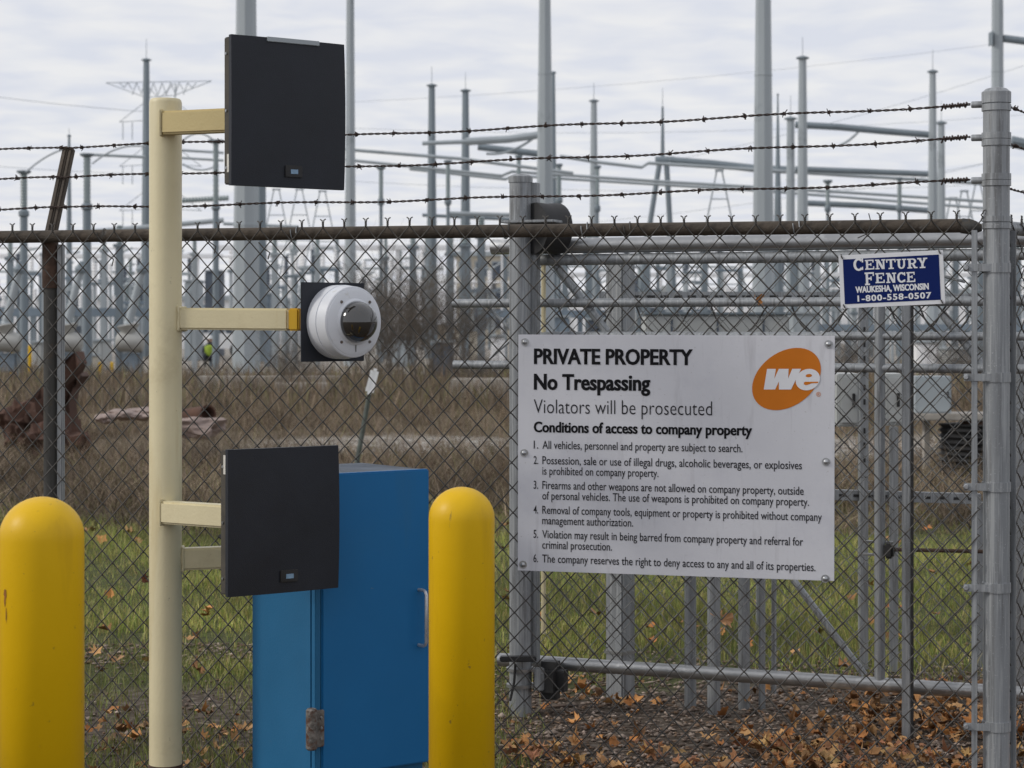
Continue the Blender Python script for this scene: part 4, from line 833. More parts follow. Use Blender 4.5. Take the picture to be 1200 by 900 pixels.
MB(CTm).box((wd * .3, .0065, h_ * .36), (wd * .6, .05, h_ * .66), .003).build('mounting_bracket', 'yellow_paint', dc)

# ------------------------------------------------------------------ blue cabinet
kD = 5.92; a = P(369, 0, kD); ztp = H - (551.5 - HY) / F * kD; zbt = 0
t_ = (501 - 600) / F; cd = Vector((math.cos(R(36)), math.sin(R(36)), 0)); wd = (t_ * a.y - a.x) / (cd.x - t_ * cd.y); dep = .375
ztp = H - (548 - HY) / F * (kD + wd * cd.y); zbt = H - (891 - HY) / F * (kD + wd * cd.y)
BT = frame((a.x, a.y, 0), cd); bc = thing('blue_cabinet', (a.x, a.y, 0), 'blue steel electrical cabinet with rusty hinge and silver pull handle', 'cabinet')
MB(BT).box((.0, .022, zbt - .075), (wd - .001, dep, ztp - .012), .004).build('body', 'blue_side', bc)
MB(BT).box((.001, .0, zbt + .002), (.020, .0215, ztp - .014), .002).build('frame_edge', 'blue_side', bc)
MB(BT).box((.022, -.004, zbt - .004), (wd + .004, .020, ztp - .004), .004).build('door', 'blue', bc)
MB(BT).box((-.006, .018, ztp - .0115), (wd + .004, dep + .002, ztp - .006), .002).build('lid', 'dusty', bc)
hz = H - (722 - HY) / F * (kD + wd * cd.y); hx = wd - .034; hh_ = 32 / F * 6.2
MB(BT).tube([(hx, -.003, hz + hh_), (hx, -.030, hz + hh_), (hx + .001, -.038, hz + hh_ - .004), (hx + .002, -.041, hz + hh_ - .012), (hx + .002, -.041, hz - hh_ + .012), (hx + .001, -.038, hz - hh_ + .004), (hx, -.030, hz - hh_), (hx, -.003, hz - hh_)], .0052, 8).build('handle', 'handle', bc)
hz = H - (853 - HY) / F * kD
hg = MB(BT).box((-.012, -.012, hz - .055), (.026, -.004, hz + .052), .003).build('hinge', 'hinge', bc)
MB(BT).prof((-.018, -.012, hz - .060), (-.018, -.012, hz + .060), [(0, .012), (.04, .0165), (.96, .0165), (1, .012)], 12).build('hinge_barrel', 'hinge', hg)
for q_ in (-.03, 0, .03): MB(BT).prof((.014, -.0125, hz + q_), (.014, -.016, hz + q_), [(0, .005), (1, .003)], 8).build('rivet', 'zinc', hg)
MB(BT).box((.03, .05, 0), (wd - .06, dep - .04, zbt - .076), .01).build('pedestal', 'concrete', bc)

# ------------------------------------------------------------------ things beyond the grass
# leaning marker
mk = thing('leaning_marker', tuple(P(412, 560, 16.5)), 'leaning green post with a worn white reflector behind the blue cabinet', 'marker')
bD = 16.5; b0 = P(408, 590, bD); b0.z = 0; MB().cyl(b0, P(434, 455, bD), .022, .018, n=8).build('post', 'green_post', mk)
p0 = P(432, 462, bD - .03); p1 = P(440, 432, bD - .03); d = (p1 - p0).normalized(); sd_ = d.cross(Vector((0, 1, 0))).normalized()
TT_ = Matrix(((sd_.x, 0, d.x, p0.x), (sd_.y, 1, d.y, p0.y), (sd_.z, 0, d.z, p0.z), (0, 0, 0, 1)))
MB(TT_).box((-.033, -.006, 0), (.033, .006, (p1 - p0).length), .02).build('reflector', 'far_white', mk)
# rusty scrap
def blob(c_, sx, sy, sz_, seed, name, m, parent=None, sub=3, rough=.5, **kw):
    bm = bmesh.new(); bmesh.ops.create_icosphere(bm, subdivisions=sub, radius=1)
    for v in bm.verts:
        k_ = 1 + rough * noise.noise(v.co * 1.7 + Vector((seed, seed * 2, 0))) + rough * .5 * noise.noise(v.co * 4.3 + Vector((seed, 0, 9))); v.co = Vector((v.co.x * sx * k_, v.co.y * sy * k_, v.co.z * sz_ * k_))
    me = MB(Matrix.Translation(c_)); me.add([v.co.copy() for v in bm.verts], [[v.index for v in f.verts] for f in bm.faces]); bm.free()
    o = me.build(name, m, parent, auto=False); 
    if kw: props(o, **kw)
    return o
M['rust_dark'] = mat('dark_rusty_steel', (0.075, 0.038, 0.026), .9, .1, .4, 2.5, .5, 12, spots=[(2, .6, (.13, .065, .04), .15)])
sD = 21.0
scp = thing('rusty_scrap', (P(60, 0, sD).x, sD, 0), 'heap of dark rusty scrap steel rearing up behind the left fence post', 'scrap')
def plate(pts, D0, th, nm, m='rust_dark', tilt=0):
    f_ = [P(x, y, D0 + (i % 2) * tilt) for i, (x, y) in enumerate(pts)]; b_ = [p + Vector((.03, th, 0)) for p in f_]; n_ = len(pts)
    return MB().add(f_ + b_, [tuple(range(n_)), tuple(range(2 * n_ - 1, n_ - 1, -1))] + [(i, (i + 1) % n_, n_ + (i + 1) % n_, n_ + i) for i in range(n_)]).build(nm, m, scp, auto=False)
plate([(25, 478), (48, 455), (72, 425), (88, 412), (92, 426), (88, 436), (66, 455), (45, 480), (34, 492)], sD, .28, 'bent_plate', tilt=.1)
plate([(66, 448), (92, 436), (96, 441), (86, 455), (80, 470), (84, 500), (90, 535), (72, 548), (64, 500)], sD + .35, .25, 'hanging_plate', tilt=.12)
plate([(40, 470), (60, 462), (70, 500), (66, 530), (48, 520)], sD - .3, .2, 'torn_sheet', tilt=.15)
for i, (px, py, s) in enumerate(((22, 492, .16), (36, 500, .2), (22, 512, .12), (60, 505, .2), (75, 520, .22), (95, 532, .14), (48, 520, .16))):
    blob(P(px, py, sD - .1 * i), s, s, s * 1.1, i * 3.1, 'scrap_lump', 'rust_dark', scp, rough=.9)
for i, (px, py, s) in enumerate(((108, 523, .13), (150, 520, .17), (165, 515, .12))): pass
# rubble slab and pipe
rb = thing('concrete_rubble', (P(150, 0, 24).x, 24, 0), 'long pinkish concrete rubble slab lying in the weeds behind the cream pole', 'rubble')
for i, (px, py, sx, sz_) in enumerate(((125, 490, .14, .06), (145, 486, .2, .06), (165, 485, .22, .07), (190, 487, .2, .06), (10, 484, .25, .04))): blob(P(px, py, 24 + i * .1), sx, .25, sz_, 5 + i, 'slab', 'pink_conc', rb, rough=.45)
rp = thing('rusty_pipe', tuple(P(225, 487, 23.5)), 'short rusty steel pipe half buried in weeds right of the cream pole', 'pipe')
MB().prof(P(205, 490, 23.8), P(244, 485, 23.2), [(0, .09), (.9, .10), (1, .105), (1, .085), (.8, .08)], 20).build('pipe', 'rust_dark', rp)
blob(P(233, 500, 23.0), .28, .22, .12, 4, 'soil_lump', 'pink_conc', rp)
# concrete blocks before the yard
def block(px0, px1, py0, py1, D_, label, dep=.6, name='concrete_block'):
    a = P(px0, py0, D_); b_ = P(px1, py1, D_); o = MB().box((a.x, D_, -.05), (b_.x, D_ + dep, a.z), .03).build(name, 'concrete', None); props(o, label, 'block'); return o
block(230, 398, 441, 450, 46, 'long low concrete barrier before the yard behind the pole arms'); block(320, 400, 449, 458, 43, 'short low concrete kerb block in front of the long barrier')
block(528, 598, 444, 462, 40, 'grey concrete block with tan end left of the gate post'); block(420, 455, 455, 462, 41, 'small pale concrete slab behind the leaning marker')

# ------------------------------------------------------------------ substation
def steel_pole(px, w0, y0, w1, D_, label, name='steel_pole', m='galv_pale', cat='pole', extend=0, arms=(), seams=3, rod=None, cap=True, n=8, basew=None):
    """tapered pole from ground to row y0; w1 is its width in px at row 260"""
    g_y = HY + F * H / D_; s = D_ / F; ytop = y0 - extend; slope = (w1 - w0) / max(1, 260 - y0); wt = w0 - slope * extend; wb = w0 + slope * (g_y - y0)
    if basew: wb = basew
    x_ = P(px, 0, D_).x; zt_ = H - (ytop - HY) * s; t_ = thing(name, (x_, D_, 0), label, cat)
    MB().prof((x_, D_, 0), (x_, D_, zt_), [(0, wb / 2 * s), (1, max(.6, wt) / 2 * s)], n).build('shaft', m, t_)
    MB().prof((x_, D_, 0), (x_, D_, .08), [(0, wb * .8 * s), (1, wb * .8 * s)], n).build('base_plate', 'concrete', t_)
    for i in range(seams):
        f_ = (i + 1) / (seams + 1); r_ = (wb + (wt - wb) * f_) / 2 * s
        MB().prof((x_, D_, zt_ * f_), (x_, D_, zt_ * f_ + .05), [(0, r_ * 1.05), (1, r_ * 1.05)], n).build('joint_ring', m, t_)
    if cap and not extend: MB().prof((x_, D_, zt_), (x_, D_, zt_ + .10), [(0, w0 * .85 * s), (.5, w0 * .85 * s), (1, w0 * .3 * s)], n).build('cap_plate', 'galv_far', t_)
    if rod: MB().cyl((x_, D_, zt_), (x_, D_, H - (rod - HY) * s), .35 * s * 1.1, .25 * s, n=5).build('lightning_rod', 'galv_far', t_)
    return t_
steel_pole(288.5, 23, 0, 28, 60, 'tall thick grey steel pole rising behind the upper black reader', extend=260, basew=33)
steel_pole(305, 12, 150, 14, 78, 'shorter grey pole close behind the thick pole under the upper reader', m='galv_far')
steel_pole(410.5, 9, 0, 12.5, 70, 'tall slender grey pole just right of the upper black reader', extend=260)
steel_pole(638.5, 13.5, 0, 20, 65, 'tall pale steel pole above the capped roller post', extend=260)
steel_pole(648.5, 4, 86, 8, 92, 'thin darker pole hidden right against the tall pale pole in the middle', m='galv_far')
steel_pole(894.5, 18, 0, 24, 62, 'tall steel pole with pale left face right of centre', extend=260)
ep_ = steel_pole(1169, 13.5, 0, 15.5, 72, 'tall grey pole rising directly above the banded fence post', extend=260)
s = 72 / F; MB().cyl(P(1176, 45, 72), P(1230, 52, 72), 4.5 * s, n=12).build('cross_arm', 'galv_far', ep_); MB().box(tuple(P(1159, 39, 72.3)), tuple(P(1163, 52, 71.7))).build('bracket', 'galv_far', ep_)
for (px, w0, y0, w1, D_, rod, lab) in (
    (171.5, 7, 71, 11, 90, 45, 'steel mast with a lightning rod directly behind the cream pole'),
    (506, 7.5, 101, 11, 85, 78, 'left one of two lightning masts standing close together left of centre'),
    (545.5, 7.5, 107, 11, 88, 85, 'right one of two lightning masts standing close together left of centre'),
    (696, 7, 119, 10, 92, 97, 'lightning mast right of the tall pale middle pole'),
    (940.5, 9, 69, 13, 70, 43, 'tall tapered lightning mast right of the tall pole with the pale left face'),
    (1093, 7.5, 85, 12, 72, 58, 'lightning mast left of the banded fence post'),
    (81, 3, 160, 6, 100, 150, 'slim dark mast behind the tip of the barbed wire arm')):
    steel_pole(px, w0, y0, w1, D_, lab, name='lightning_mast', m='galv_far' if px < 600 else 'galv_pale', cat='mast', rod=rod, seams=1)
steel_pole(926.5, 9, 140, 10.5, 76, 'blunt steel column left beside the tall tapered mast right of centre', rod=112, m='galv_pale')
steel_pole(1103, 8, 145, 10, 80, 'blunt steel column right beside the mast near the banded post', rod=118, m='galv_pale')
steel_pole(911.5, 1.5, 112, 9, 84, 'thin spiked column between the tall pole and the blunt column', m='galv_far', seams=0)
s = 90 / F; jm = thing('lightning_mast', (P(776, 0, 90).x, 90, 0), 'thin spire above a two legged steel frame right of centre', 'mast')
MB().prof(P(776.5, 188, 90), P(776.5, 125, 90), [(0, 2.6 * s), (1, 1.3 * s)], 8).build('shaft', 'galv_far', jm); MB().cyl(P(776.5, 125, 90), P(776.5, 103, 90), .4 * s, .25 * s, n=5).build('lightning_rod', 'galv_far', jm); MB().cyl(P(773, 190, 90), P(762, 260, 90), 3.2 * s, n=10).build('leg', 'galv_far', jm); MB().cyl(P(781, 190, 90), P(785, 260, 90), 3.2 * s, n=10).build('leg', 'galv_far', jm); MB().cyl(P(768, 188, 90), P(790, 188, 90), 5 * s, n=10).build('cross_piece', 'galv_far', jm); MB().cyl(P(762, 260.1, 90), P(740, 419, 90), 3.4 * s, n=10).build('leg', 'galv_far', jm); MB().cyl(P(785, 260.1, 90), P(794, 419, 90), 3.4 * s, n=10).build('leg', 'galv_far', jm)

def insulator(px, y0, y1, yg, w_, D_, label, cap=14, colw=None, m='porcelain'):
    s = D_ / F; x_ = P(px, 0, D_).x; z0_, z1_ = H - (y0 - HY) * s, H - (y1 - HY) * s; t_ = thing('post_insulator', (x_, D_, 0), label, 'insulator')
    pr = []; n_ = 12
    for i in range(n_ * 2 + 1): pr.append((i / (n_ * 2), w_ / 2 * s * (1.0 if i % 2 else .84)))
    MB().prof((x_, D_, z1_), (x_, D_, z0_), pr, 14).build('insulator_stack', m, t_)
    MB().prof((x_, D_, z0_), (x_, D_, z0_ + 4 * s), [(0, cap * .3 * s), (.5, cap * .5 * s), (1, cap * .5 * s)], 14).build('terminal_cap', 'galv_far', t_)
    MB().prof((x_, D_, z1_ - 9 * s), (x_, D_, z1_), [(0, w_ * .45 * s), (.25, w_ * .75 * s), (.75, w_ * .75 * s), (1, w_ * .5 * s)], 14).build('collar', 'galv_far', t_)
    cw = (colw or w_ * .75); MB().prof((x_, D_, 0), (x_, D_, z1_ - 9 * s), [(0, cw * .62 * s), (.6, cw * .55 * s), (.62, cw * .5 * s), (1, cw * .5 * s)], 12).build('column', 'galv_far', t_)
    return t_
insulator(28, 204, 246, 0, 8.5, 66, 'post insulator at far left, left of the rusty barbed wire arm', 17, 9)
insulator(102, 184, 238, 0, 9, 62, 'tall post insulator right of the rusty barbed wire arm', 17, 10)
insulator(253, 168, 238, 0, 7, 66, 'post insulator between the cream pole and the upper reader', 19, 7)
insulator(446.5, 199, 232, 0, 5.5, 78, 'small bus insulator left of the pair of lightning masts', 11)
insulator(525, 192, 232, 0, 5.5, 80, 'small bus insulator between the pair of lightning masts', 10)
insulator(608, 186, 220, 0, 5.5, 82, 'small bus insulator right above the capped roller post', 9)
insulator(655, 196, 230, 0, 6, 84, 'small bus insulator against the right side of the tall pale pole', 9)
insulator(700, 198, 240, 0, 5, 86, 'small bus insulator beside the mast right of centre', 9)
insulator(970, 215, 240, 0, 5, 78, 'small bus insulator right of the tall tapered mast', 11)
insulator(1054, 212, 240, 0, 5.5, 76, 'small bus insulator left of the mast near the banded post', 8)

def bus(pts, w_, D_, label, m='galv_pale', name='bus_pipe'):
    s = D_ / F; o = MB().tube([P(x, y, D_) for x, y in pts], w_ / 2 * s, 8).build(name, m, None); props(o, label, 'pipe' if name == 'bus_pipe' else 'cable'); return o
bus([(404, 175), (540, 186), (672, 203)], 4, 79, 'upper thin bus pipe left of centre, running behind the two masts')
bus([(404, 187), (588, 206), (600, 201), (780, 213), (1000, 226), (1154, 236)], 3.6, 83, 'thin stepped bus pipe crossing behind the capped roller post')
bus([(480, 198), (592, 210), (604, 206), (900, 224), (1154, 244)], 3.4, 86, 'lowest of the thin bus pipes crossing the middle of the yard')
bus([(560, 172), (646, 182)], 8, 84, 'blue grey thick beam running left from the tall pale pole', 'galv_far')
bus([(656, 183), (700, 190), (752, 196), (760, 191), (1000, 206), (1154, 215)], 4, 81, 'long stepped bus pipe right of the tall pale pole')
bus([(546, 166), (596, 163), (632, 158)], 9, 82, 'thick pale tapered beam left of the tall pale pole', 'galv_pale')
bus([(495, 168), (546, 166)], 5, 82, 'pale beam linking the two lightning masts')
bus([(785, 188), (836, 192), (890, 198), (926, 199)], 9, 88, 'thick blue grey beam left of the tall pole with the pale face', 'galv_far')
bus([(932, 146), (985, 149), (1040, 154), (1090, 158)], 8, 74, 'thick blue grey beam joining the two masts at right', 'galv_far')
bus([(932, 198), (1012, 201), (1090, 204)], 7, 80, 'middle grey beam between the two masts at right', 'galv_far')
bus([(945, 238), (1015, 241), (1092, 247)], 7, 82, 'lowest grey beam between the two masts at right', 'galv_far')
bus([(1185, 166), (1230, 175)], 14, 70, 'thick beam at the right edge beyond the banded post', 'galv_far')
bus([(1098, 262), (1240, 270)], 6, 84, 'grey beam right of the blunt column near the banded post', 'galv_far')
bus([(100, 272), (175, 266), (262, 258)], 6, 68, 'pale pipe beam crossing behind the cream pole at rail height')
bus([(100, 181), (170, 184)], 3.5, 70, 'short thin pipe left of the cream pole')
bus([(212, 176), (262, 179)], 3, 74, 'upper thin pipe right of the cream pole'); bus([(212, 185), (262, 188)], 3, 75, 'lower thin pipe right of the cream pole')
bus([(262, 262), (350, 266)], 4, 80, 'small pipe ending in a ball below the upper reader')
bus([(526, 250), (600, 252)], 5, 84, 'short pipe left of the capped roller post'); bus([(495, 252), (600, 257)], 4, 88, 'second short pipe left of the capped roller post', 'galv_far')
def cable(pts, D_, label, w_=2): bus(pts, w_, D_, label, 'galv_pale', 'cable')
def arc_pts(x0, y0, x1, y1, rise): return [(x0 + (x1 - x0) * i / 12, y0 + (y1 - y0) * i / 12 - rise * 4 * (i / 12) * (1 - i / 12)) for i in range(13)]
cable(arc_pts(30, 202, 78, 174, 4) , 65, 'jumper cable rising from the far left insulator'); cable(arc_pts(108, 192, 170, 172, 8), 64, 'jumper cable right of the barbed wire arm')
cable(arc_pts(214, 165, 252, 166, 9), 68, 'arched jumper cable right of the cream pole'); cable(arc_pts(214, 192, 250, 196, -5), 68, 'sagging jumper cable right of the cream pole')
cable(arc_pts(570, 180, 625, 162, -6), 82, 'jumper cable under the pale tapered beam', 3); cable(arc_pts(985, 170, 1008, 152, -2), 80, 'jumper cable below the right hand beam', 3)
def oh(x0, y0, x1, y1, sag, D_, label, w_=.8):
    w_ *= .62; bus([(x0 + (x1 - x0) * i / 10, y0 + (y1 - y0) * i / 10 + sag * 4 * (i / 10) * (1 - i / 10)) for i in range(11)], w_, D_, label, 'galv_far', 'overhead_wire')
oh(-60, 106, 170, 131, 2, 240, 'thin overhead line at upper left'); oh(-60, 190, 170, 204, 2, 240, 'thin overhead line at left by the arm', .7)
oh(404, 212, 1160, 216, 10, 200, 'faint overhead line low across the middle', .6); oh(780, 190, 1250, 60, 8, 220, 'faint overhead line rising to the right', .6)
oh(404, 150, 1250, 130, 14, 260, 'faint overhead line high across the middle', .5); oh(940, 230, 1160, 190, 4, 150, 'slanting overhead line between the right hand masts', .7)
oh(404, 120, 1250, 40, 10, 300, 'highest faint overhead line across the sky', .45); oh(700, 260, 1160, 190, 6, 180, 'thin slanting line right of the middle', .6)
# suspension insulator string
si = insul = thing('insulator_string', tuple(P(240, 233, 70)), 'horizontal ribbed insulator string right of the cream pole', 'insulator')
MB().prof(P(213, 235, 70), P(268, 232, 70), [(i / 30, (3.6 if i % 2 else 2.5) * 70 / F) for i in range(31)], 10).build('discs', 'porcelain', si)

# lattice transmission tower
def members(parent, pts_list, w_, D_, name, m='galv_far', dz=0):
    mb_ = MB(); s = D_ / F
    for (x0, y0), (x1, y1) in pts_list: mb_.cyl(P(x0, y0, D_ + dz), P(x1, y1, D_ + dz), w_ / 2 * s, n=4)
    return mb_.build(name, m, parent)
tw = thing('lattice_tower', (P(187, 0, 300).x, 300, 0), 'distant lattice transmission tower behind the mast above the cream pole', 'tower')
for dz in (0, 9):
    members(tw, [((155 + 0, 440), (172, 235)), ((218, 440), (200, 235)), ((172, 235), (168, 98)), ((200, 235), (206, 98))], 1.4, 300, 'leg', dz=dz)
L_ = []
for i in range(9):
    y0, y1 = 98 + i * 34, 98 + (i + 1) * 34; f0 = max(0, (y0 - 235) / 205); f1 = max(0, (y1 - 235) / 205)
    L_ += [((170 - 15 * f0, y0), (202 + 16 * f1, y1)), ((204 + 14 * f0, y0), (170 - 15 * f1, y1))]
members(tw, L_, .9, 300, 'lattice')
members(tw, [((124, 97), (248, 95)), ((124, 97), (170, 114)), ((248, 95), (204, 112)), ((170, 114), (204, 112))] + [((140 + i * 10, 97), (145 + i * 10, 97 + min(14, 5 + i * 3) if i < 4 else 112 - max(0, i - 5) * 3)) for i in range(9)] + [((145 + i * 10, 103 if i in (0, 8) else 111), (150 + i * 10, 97)) for i in range(9)], 1.0, 300, 'top_crossarm')
for y_ in (140, 192, 244): members(tw, [((140, y_ + 3), (172, y_ + 1)), ((140, y_ + 3), (172, y_ - 22)), ((204, y_ + 1), (236, y_ + 3)), ((236, y_ + 3), (204, y_ - 22)), ((144, y_ + 3), (144, y_ + 24)), ((155, y_ + 3), (155, y_ + 24))], .9, 300, 'crossarm')
# A-frame stands
def stand(px, yt, w_, D_, label, m='galv_pale'):
    yb = HY + F * H / D_; t_ = thing('a_frame_stand', (P(px, 0, D_).x, D_, 0), label, 'stand'); k_ = (yb - yt) * .20
    members(t_, [((px - 3, yt), (px - 3 - k_, yb))], w_, D_, 'leg', m); members(t_, [((px + 3, yt), (px + 3 + k_, yb))], w_, D_, 'leg', m)
    for f_ in (.15, .3, .45, .6): members(t_, [((px - 3 - k_ * f_, yt + (yb - yt) * f_), (px + 3 + k_ * f_, yt + (yb - yt) * f_))], w_ * .8, D_, 'rung', m)
    members(t_, [((px - 5, yt), (px + 5, yt))], w_ * 1.5, D_, 'top_plate', m)
stand(324, 222, 1.8, 84, 'leftmost lattice stand just below the upper reader'); stand(351, 222, 1.8, 86, 'middle lattice stand below the upper reader'); stand(378, 224, 1.8, 88, 'rightmost lattice stand below the upper reader')
stand(843, 200, 2.4, 86, 'lattice stand left of the tall pole with the pale face'); stand(1117, 232, 2.2, 88, 'short lattice stand right of the blunt column'); stand(1130, 224, 2.2, 86, 'middle lattice stand left of the banded post'); stand(1146, 216, 2.2, 84, 'taller lattice stand close to the banded post')

# yard equipment rows
def breaker(px, label, D_=58, k=1.0):
    s = D_ / F * k; t_ = thing('circuit_breaker', (P(px, 0, D_).x, D_, 0), label, 'breaker'); Q = lambda x, y, dy=0: P(px + x * k, HY + (y - HY) * k, D_) + Vector((0, dy, 0))
    MB().prof(Q(-16, 400, 0), Q(17, 402, 0), [(0, 6 * s), (.05, 10 * s), (.2, 12 * s), (.8, 12 * s), (.95, 10 * s), (1, 5 * s)], 20).build('tank', 'tank', t_)
    MB().prof(Q(0, 392), Q(-2, 380), [(0, 7 * s), (.5, 10 * s), (.9, 14 * s), (1, 10 * s)], 18).build('turret', 'tank', t_)
    MB().prof(Q(-2, 382), Q(14, 318), [(i / 24, (6.0 if i % 2 else 5.0) * s * (1 - .25 * i / 24)) for i in range(25)], 14).build('bushing', 'galv_pale', t_)
    MB().prof(Q(14, 320), Q(16, 306), [(0, 6 * s), (.3, 7 * s), (1, 2 * s)], 12).build('terminal', 'galv_far', t_)
    MB().box(tuple(Q(-9, 414)), tuple(Q(10, 436) + Vector((0, .6, 0))), .03).build('control_box', 'far_blue', t_)
    for x in (-13, 13): MB().box(tuple(Q(x - 1.5, 408)), (Q(x + 1.5, 0).x, D_ + .15, 0)).build('leg', 'galv_far', t_)
breaker(8, 'leftmost circuit breaker tank at the left edge of the yard'); breaker(80, 'circuit breaker tank just right of the fence post'); breaker(152, 'circuit breaker tank left of the cream pole')
def column(px, w_, yt, D_, m='galv_far', nm='steel_column'):
    s = D_ / F; x_ = P(px, 0, D_).x; t_ = thing(nm, (x_, D_, 0), 'steel column with a ribbed insulator on top among the yard equipment', 'column')
    z_ = H - (yt - HY) * s; MB().box((x_ - w_ / 2 * s, D_ - w_ / 2 * s, 0), (x_ + w_ / 2 * s, D_ + w_ / 2 * s, z_), .02).build('shaft', m, t_)
    MB().box((x_ - w_ * .85 * s, D_ - w_ * .7 * s, z_), (x_ + w_ * .85 * s, D_ + w_ * .7 * s, z_ + 4 * s), .02).build('cap', m, t_)
    MB().prof((x_, D_, z_ + 4 * s), (x_, D_, z_ + 26 * s), [(i / 14, (w_ * .48 if i % 2 else w_ * .34) * s) for i in range(15)], 10).build('insulator', 'porcelain', t_)
    t_['label'] = 'steel column with a ribbed insulator on top among the yard equipment'; t_['group'] = 'steel columns of the switchyard'
rc = random.Random(5)
cxs = [(52, 6, 300, 66), (66, 5, 310, 90), (122, 6, 296, 72), (140, 8, 290, 60), (228, 6, 300, 64), (322, 7, 300, 70), (345, 6, 296, 82), (372, 6, 300, 74), (395, 5, 296, 90),
       (452, 5, 305, 88), (484, 8, 292, 76), (500, 5, 300, 90), (528, 8, 300, 82), (545, 9, 290, 70), (564, 9, 280, 62), (592, 5, 290, 80), (662, 7, 296, 84), (690, 8, 300, 74), (758, 8, 296, 72), (784, 6, 300, 82),
       (826, 7, 296, 76), (845, 5, 300, 88), (868, 5, 300, 80), (930, 8, 296, 70), (958, 6, 300, 84), (1120, 6, 300, 80), (1150, 7, 300, 86), (1192, 8, 296, 74), (12, 7, 305, 84), (208, 6, 298, 80)]
for px, w_, yt, D_ in cxs: column(px, w_, yt, D_, rc.choice(['galv_far', 'galv_far', 'galv_pale']))
def beam(px0, px1, y_, w_, D_, label, m='galv_far'):
    a = P(px0, y_ - w_ / 2, D_); b_ = P(px1, y_ + w_ / 2, D_); t_ = thing('yard_beam', ((a.x + b_.x) / 2, D_, 0), label, 'beam')
    MB().box((a.x, D_, b_.z), (b_.x, D_ + .4, a.z), .02).build('girder', m, t_); n_ = max(2, int((px1 - px0) / 60))
    for i in range(n_): x_ = a.x + (b_.x - a.x) * (i + .5) / n_; MB().box((x_ - .09, D_ + .1, 0), (x_ + .09, D_ + .3, b_.z)).build('column', m, t_)
beam(-40, 190, 366, 10, 68, 'blue grey girder on columns across the left yard', 'far_blue'); beam(215, 345, 372, 7, 72, 'blue grey girder right of the cream pole', 'far_blue'); beam(560, 720, 368, 9, 74, 'blue grey girder behind the roller post', 'far_blue')
beam(-40, 260, 300, 5, 90, 'thin white girder high across the left yard', 'far_white'); beam(250, 620, 290, 6, 94, 'thin white girder left of the roller post', 'far_white'); beam(640, 1240, 322, 5, 96, 'thin white girder seen through the gate', 'far_white'); beam(960, 1240, 384, 8, 70, 'blue grey girder at right beyond the gate', 'far_blue')
def farbox(px0, px1, y0, y1, D_, label, m='far_box', dep=1.5, name='yard_cabinet'):
    a = P(px0, y0, D_); b_ = P(px1, y1, D_); t_ = thing(name, ((a.x + b_.x) / 2, D_, 0), label, 'cabinet')
    MB().box((a.x, D_, 0), (b_.x, D_ + dep, a.z), .04).build('body', m, t_)
    w2 = (b_.x - a.x); MB().box((a.x + w2 * .12, D_ - .04, .15), (a.x + w2 * .46, D_ - .002, a.z * .88)).build('door', m, t_); MB().box((a.x + w2 * .54, D_ - .04, .15), (a.x + w2 * .88, D_ - .002, a.z * .88)).build('door', m, t_)
    MB().box((a.x - .06, D_ - .08, a.z), (b_.x + .06, D_ + dep + .06, a.z + .07), .01).build('roof', 'galv_pale', t_)
farbox(38, 50, 402, 434, 63, 'pale cabinet between the left breakers behind the fence post'); farbox(108, 120, 400, 430, 66, 'pale cabinet behind the rusty scrap'); farbox(94, 104, 418, 434, 64, 'low cream cabinet just right of the rusty scrap', 'tan')
farbox(216, 232, 330, 350, 84, 'grey switch cabinet right of the cream pole', 'galv_pale'); farbox(240, 258, 318, 425, 95, 'dark blue transformer right of the cream pole above its middle arm', 'far_dark')
farbox(296, 316, 345, 420, 84, 'blue grey cabinet right of the thick pole', 'far_blue'); farbox(506, 530, 402, 428, 58, 'dark teal cabinet left of the gate pipes', 'far_dark'); farbox(540, 566, 388, 425, 70, 'tan cabinet behind the gate pipes', 'tan')
farbox(575, 592, 395, 425, 64, 'white cabinet next to the roller post', 'far_white'); farbox(455, 480, 395, 426, 72, 'pale blue cabinet behind the bare bush', 'galv_pale')
farbox(640, 668, 372, 425, 70, 'blue grey cabinet right of the roller post', 'far_blue'); farbox(690, 722, 375, 425, 72, 'dark cabinet behind the gate above the sign', 'far_dark'); farbox(930, 960, 368, 425, 60, 'pale blue cabinet above the orange logo', 'galv_pale')
farbox(1075, 1100, 402, 440, 56, 'white cabinet beyond the gate at right', 'far_white'); farbox(1112, 1140, 410, 438, 60, 'grey cabinet left of the banded post', 'far_box'); farbox(1188, 1230, 405, 440, 60, 'blue grey cabinet at the right edge', 'far_blue')
rq = random.Random(21)
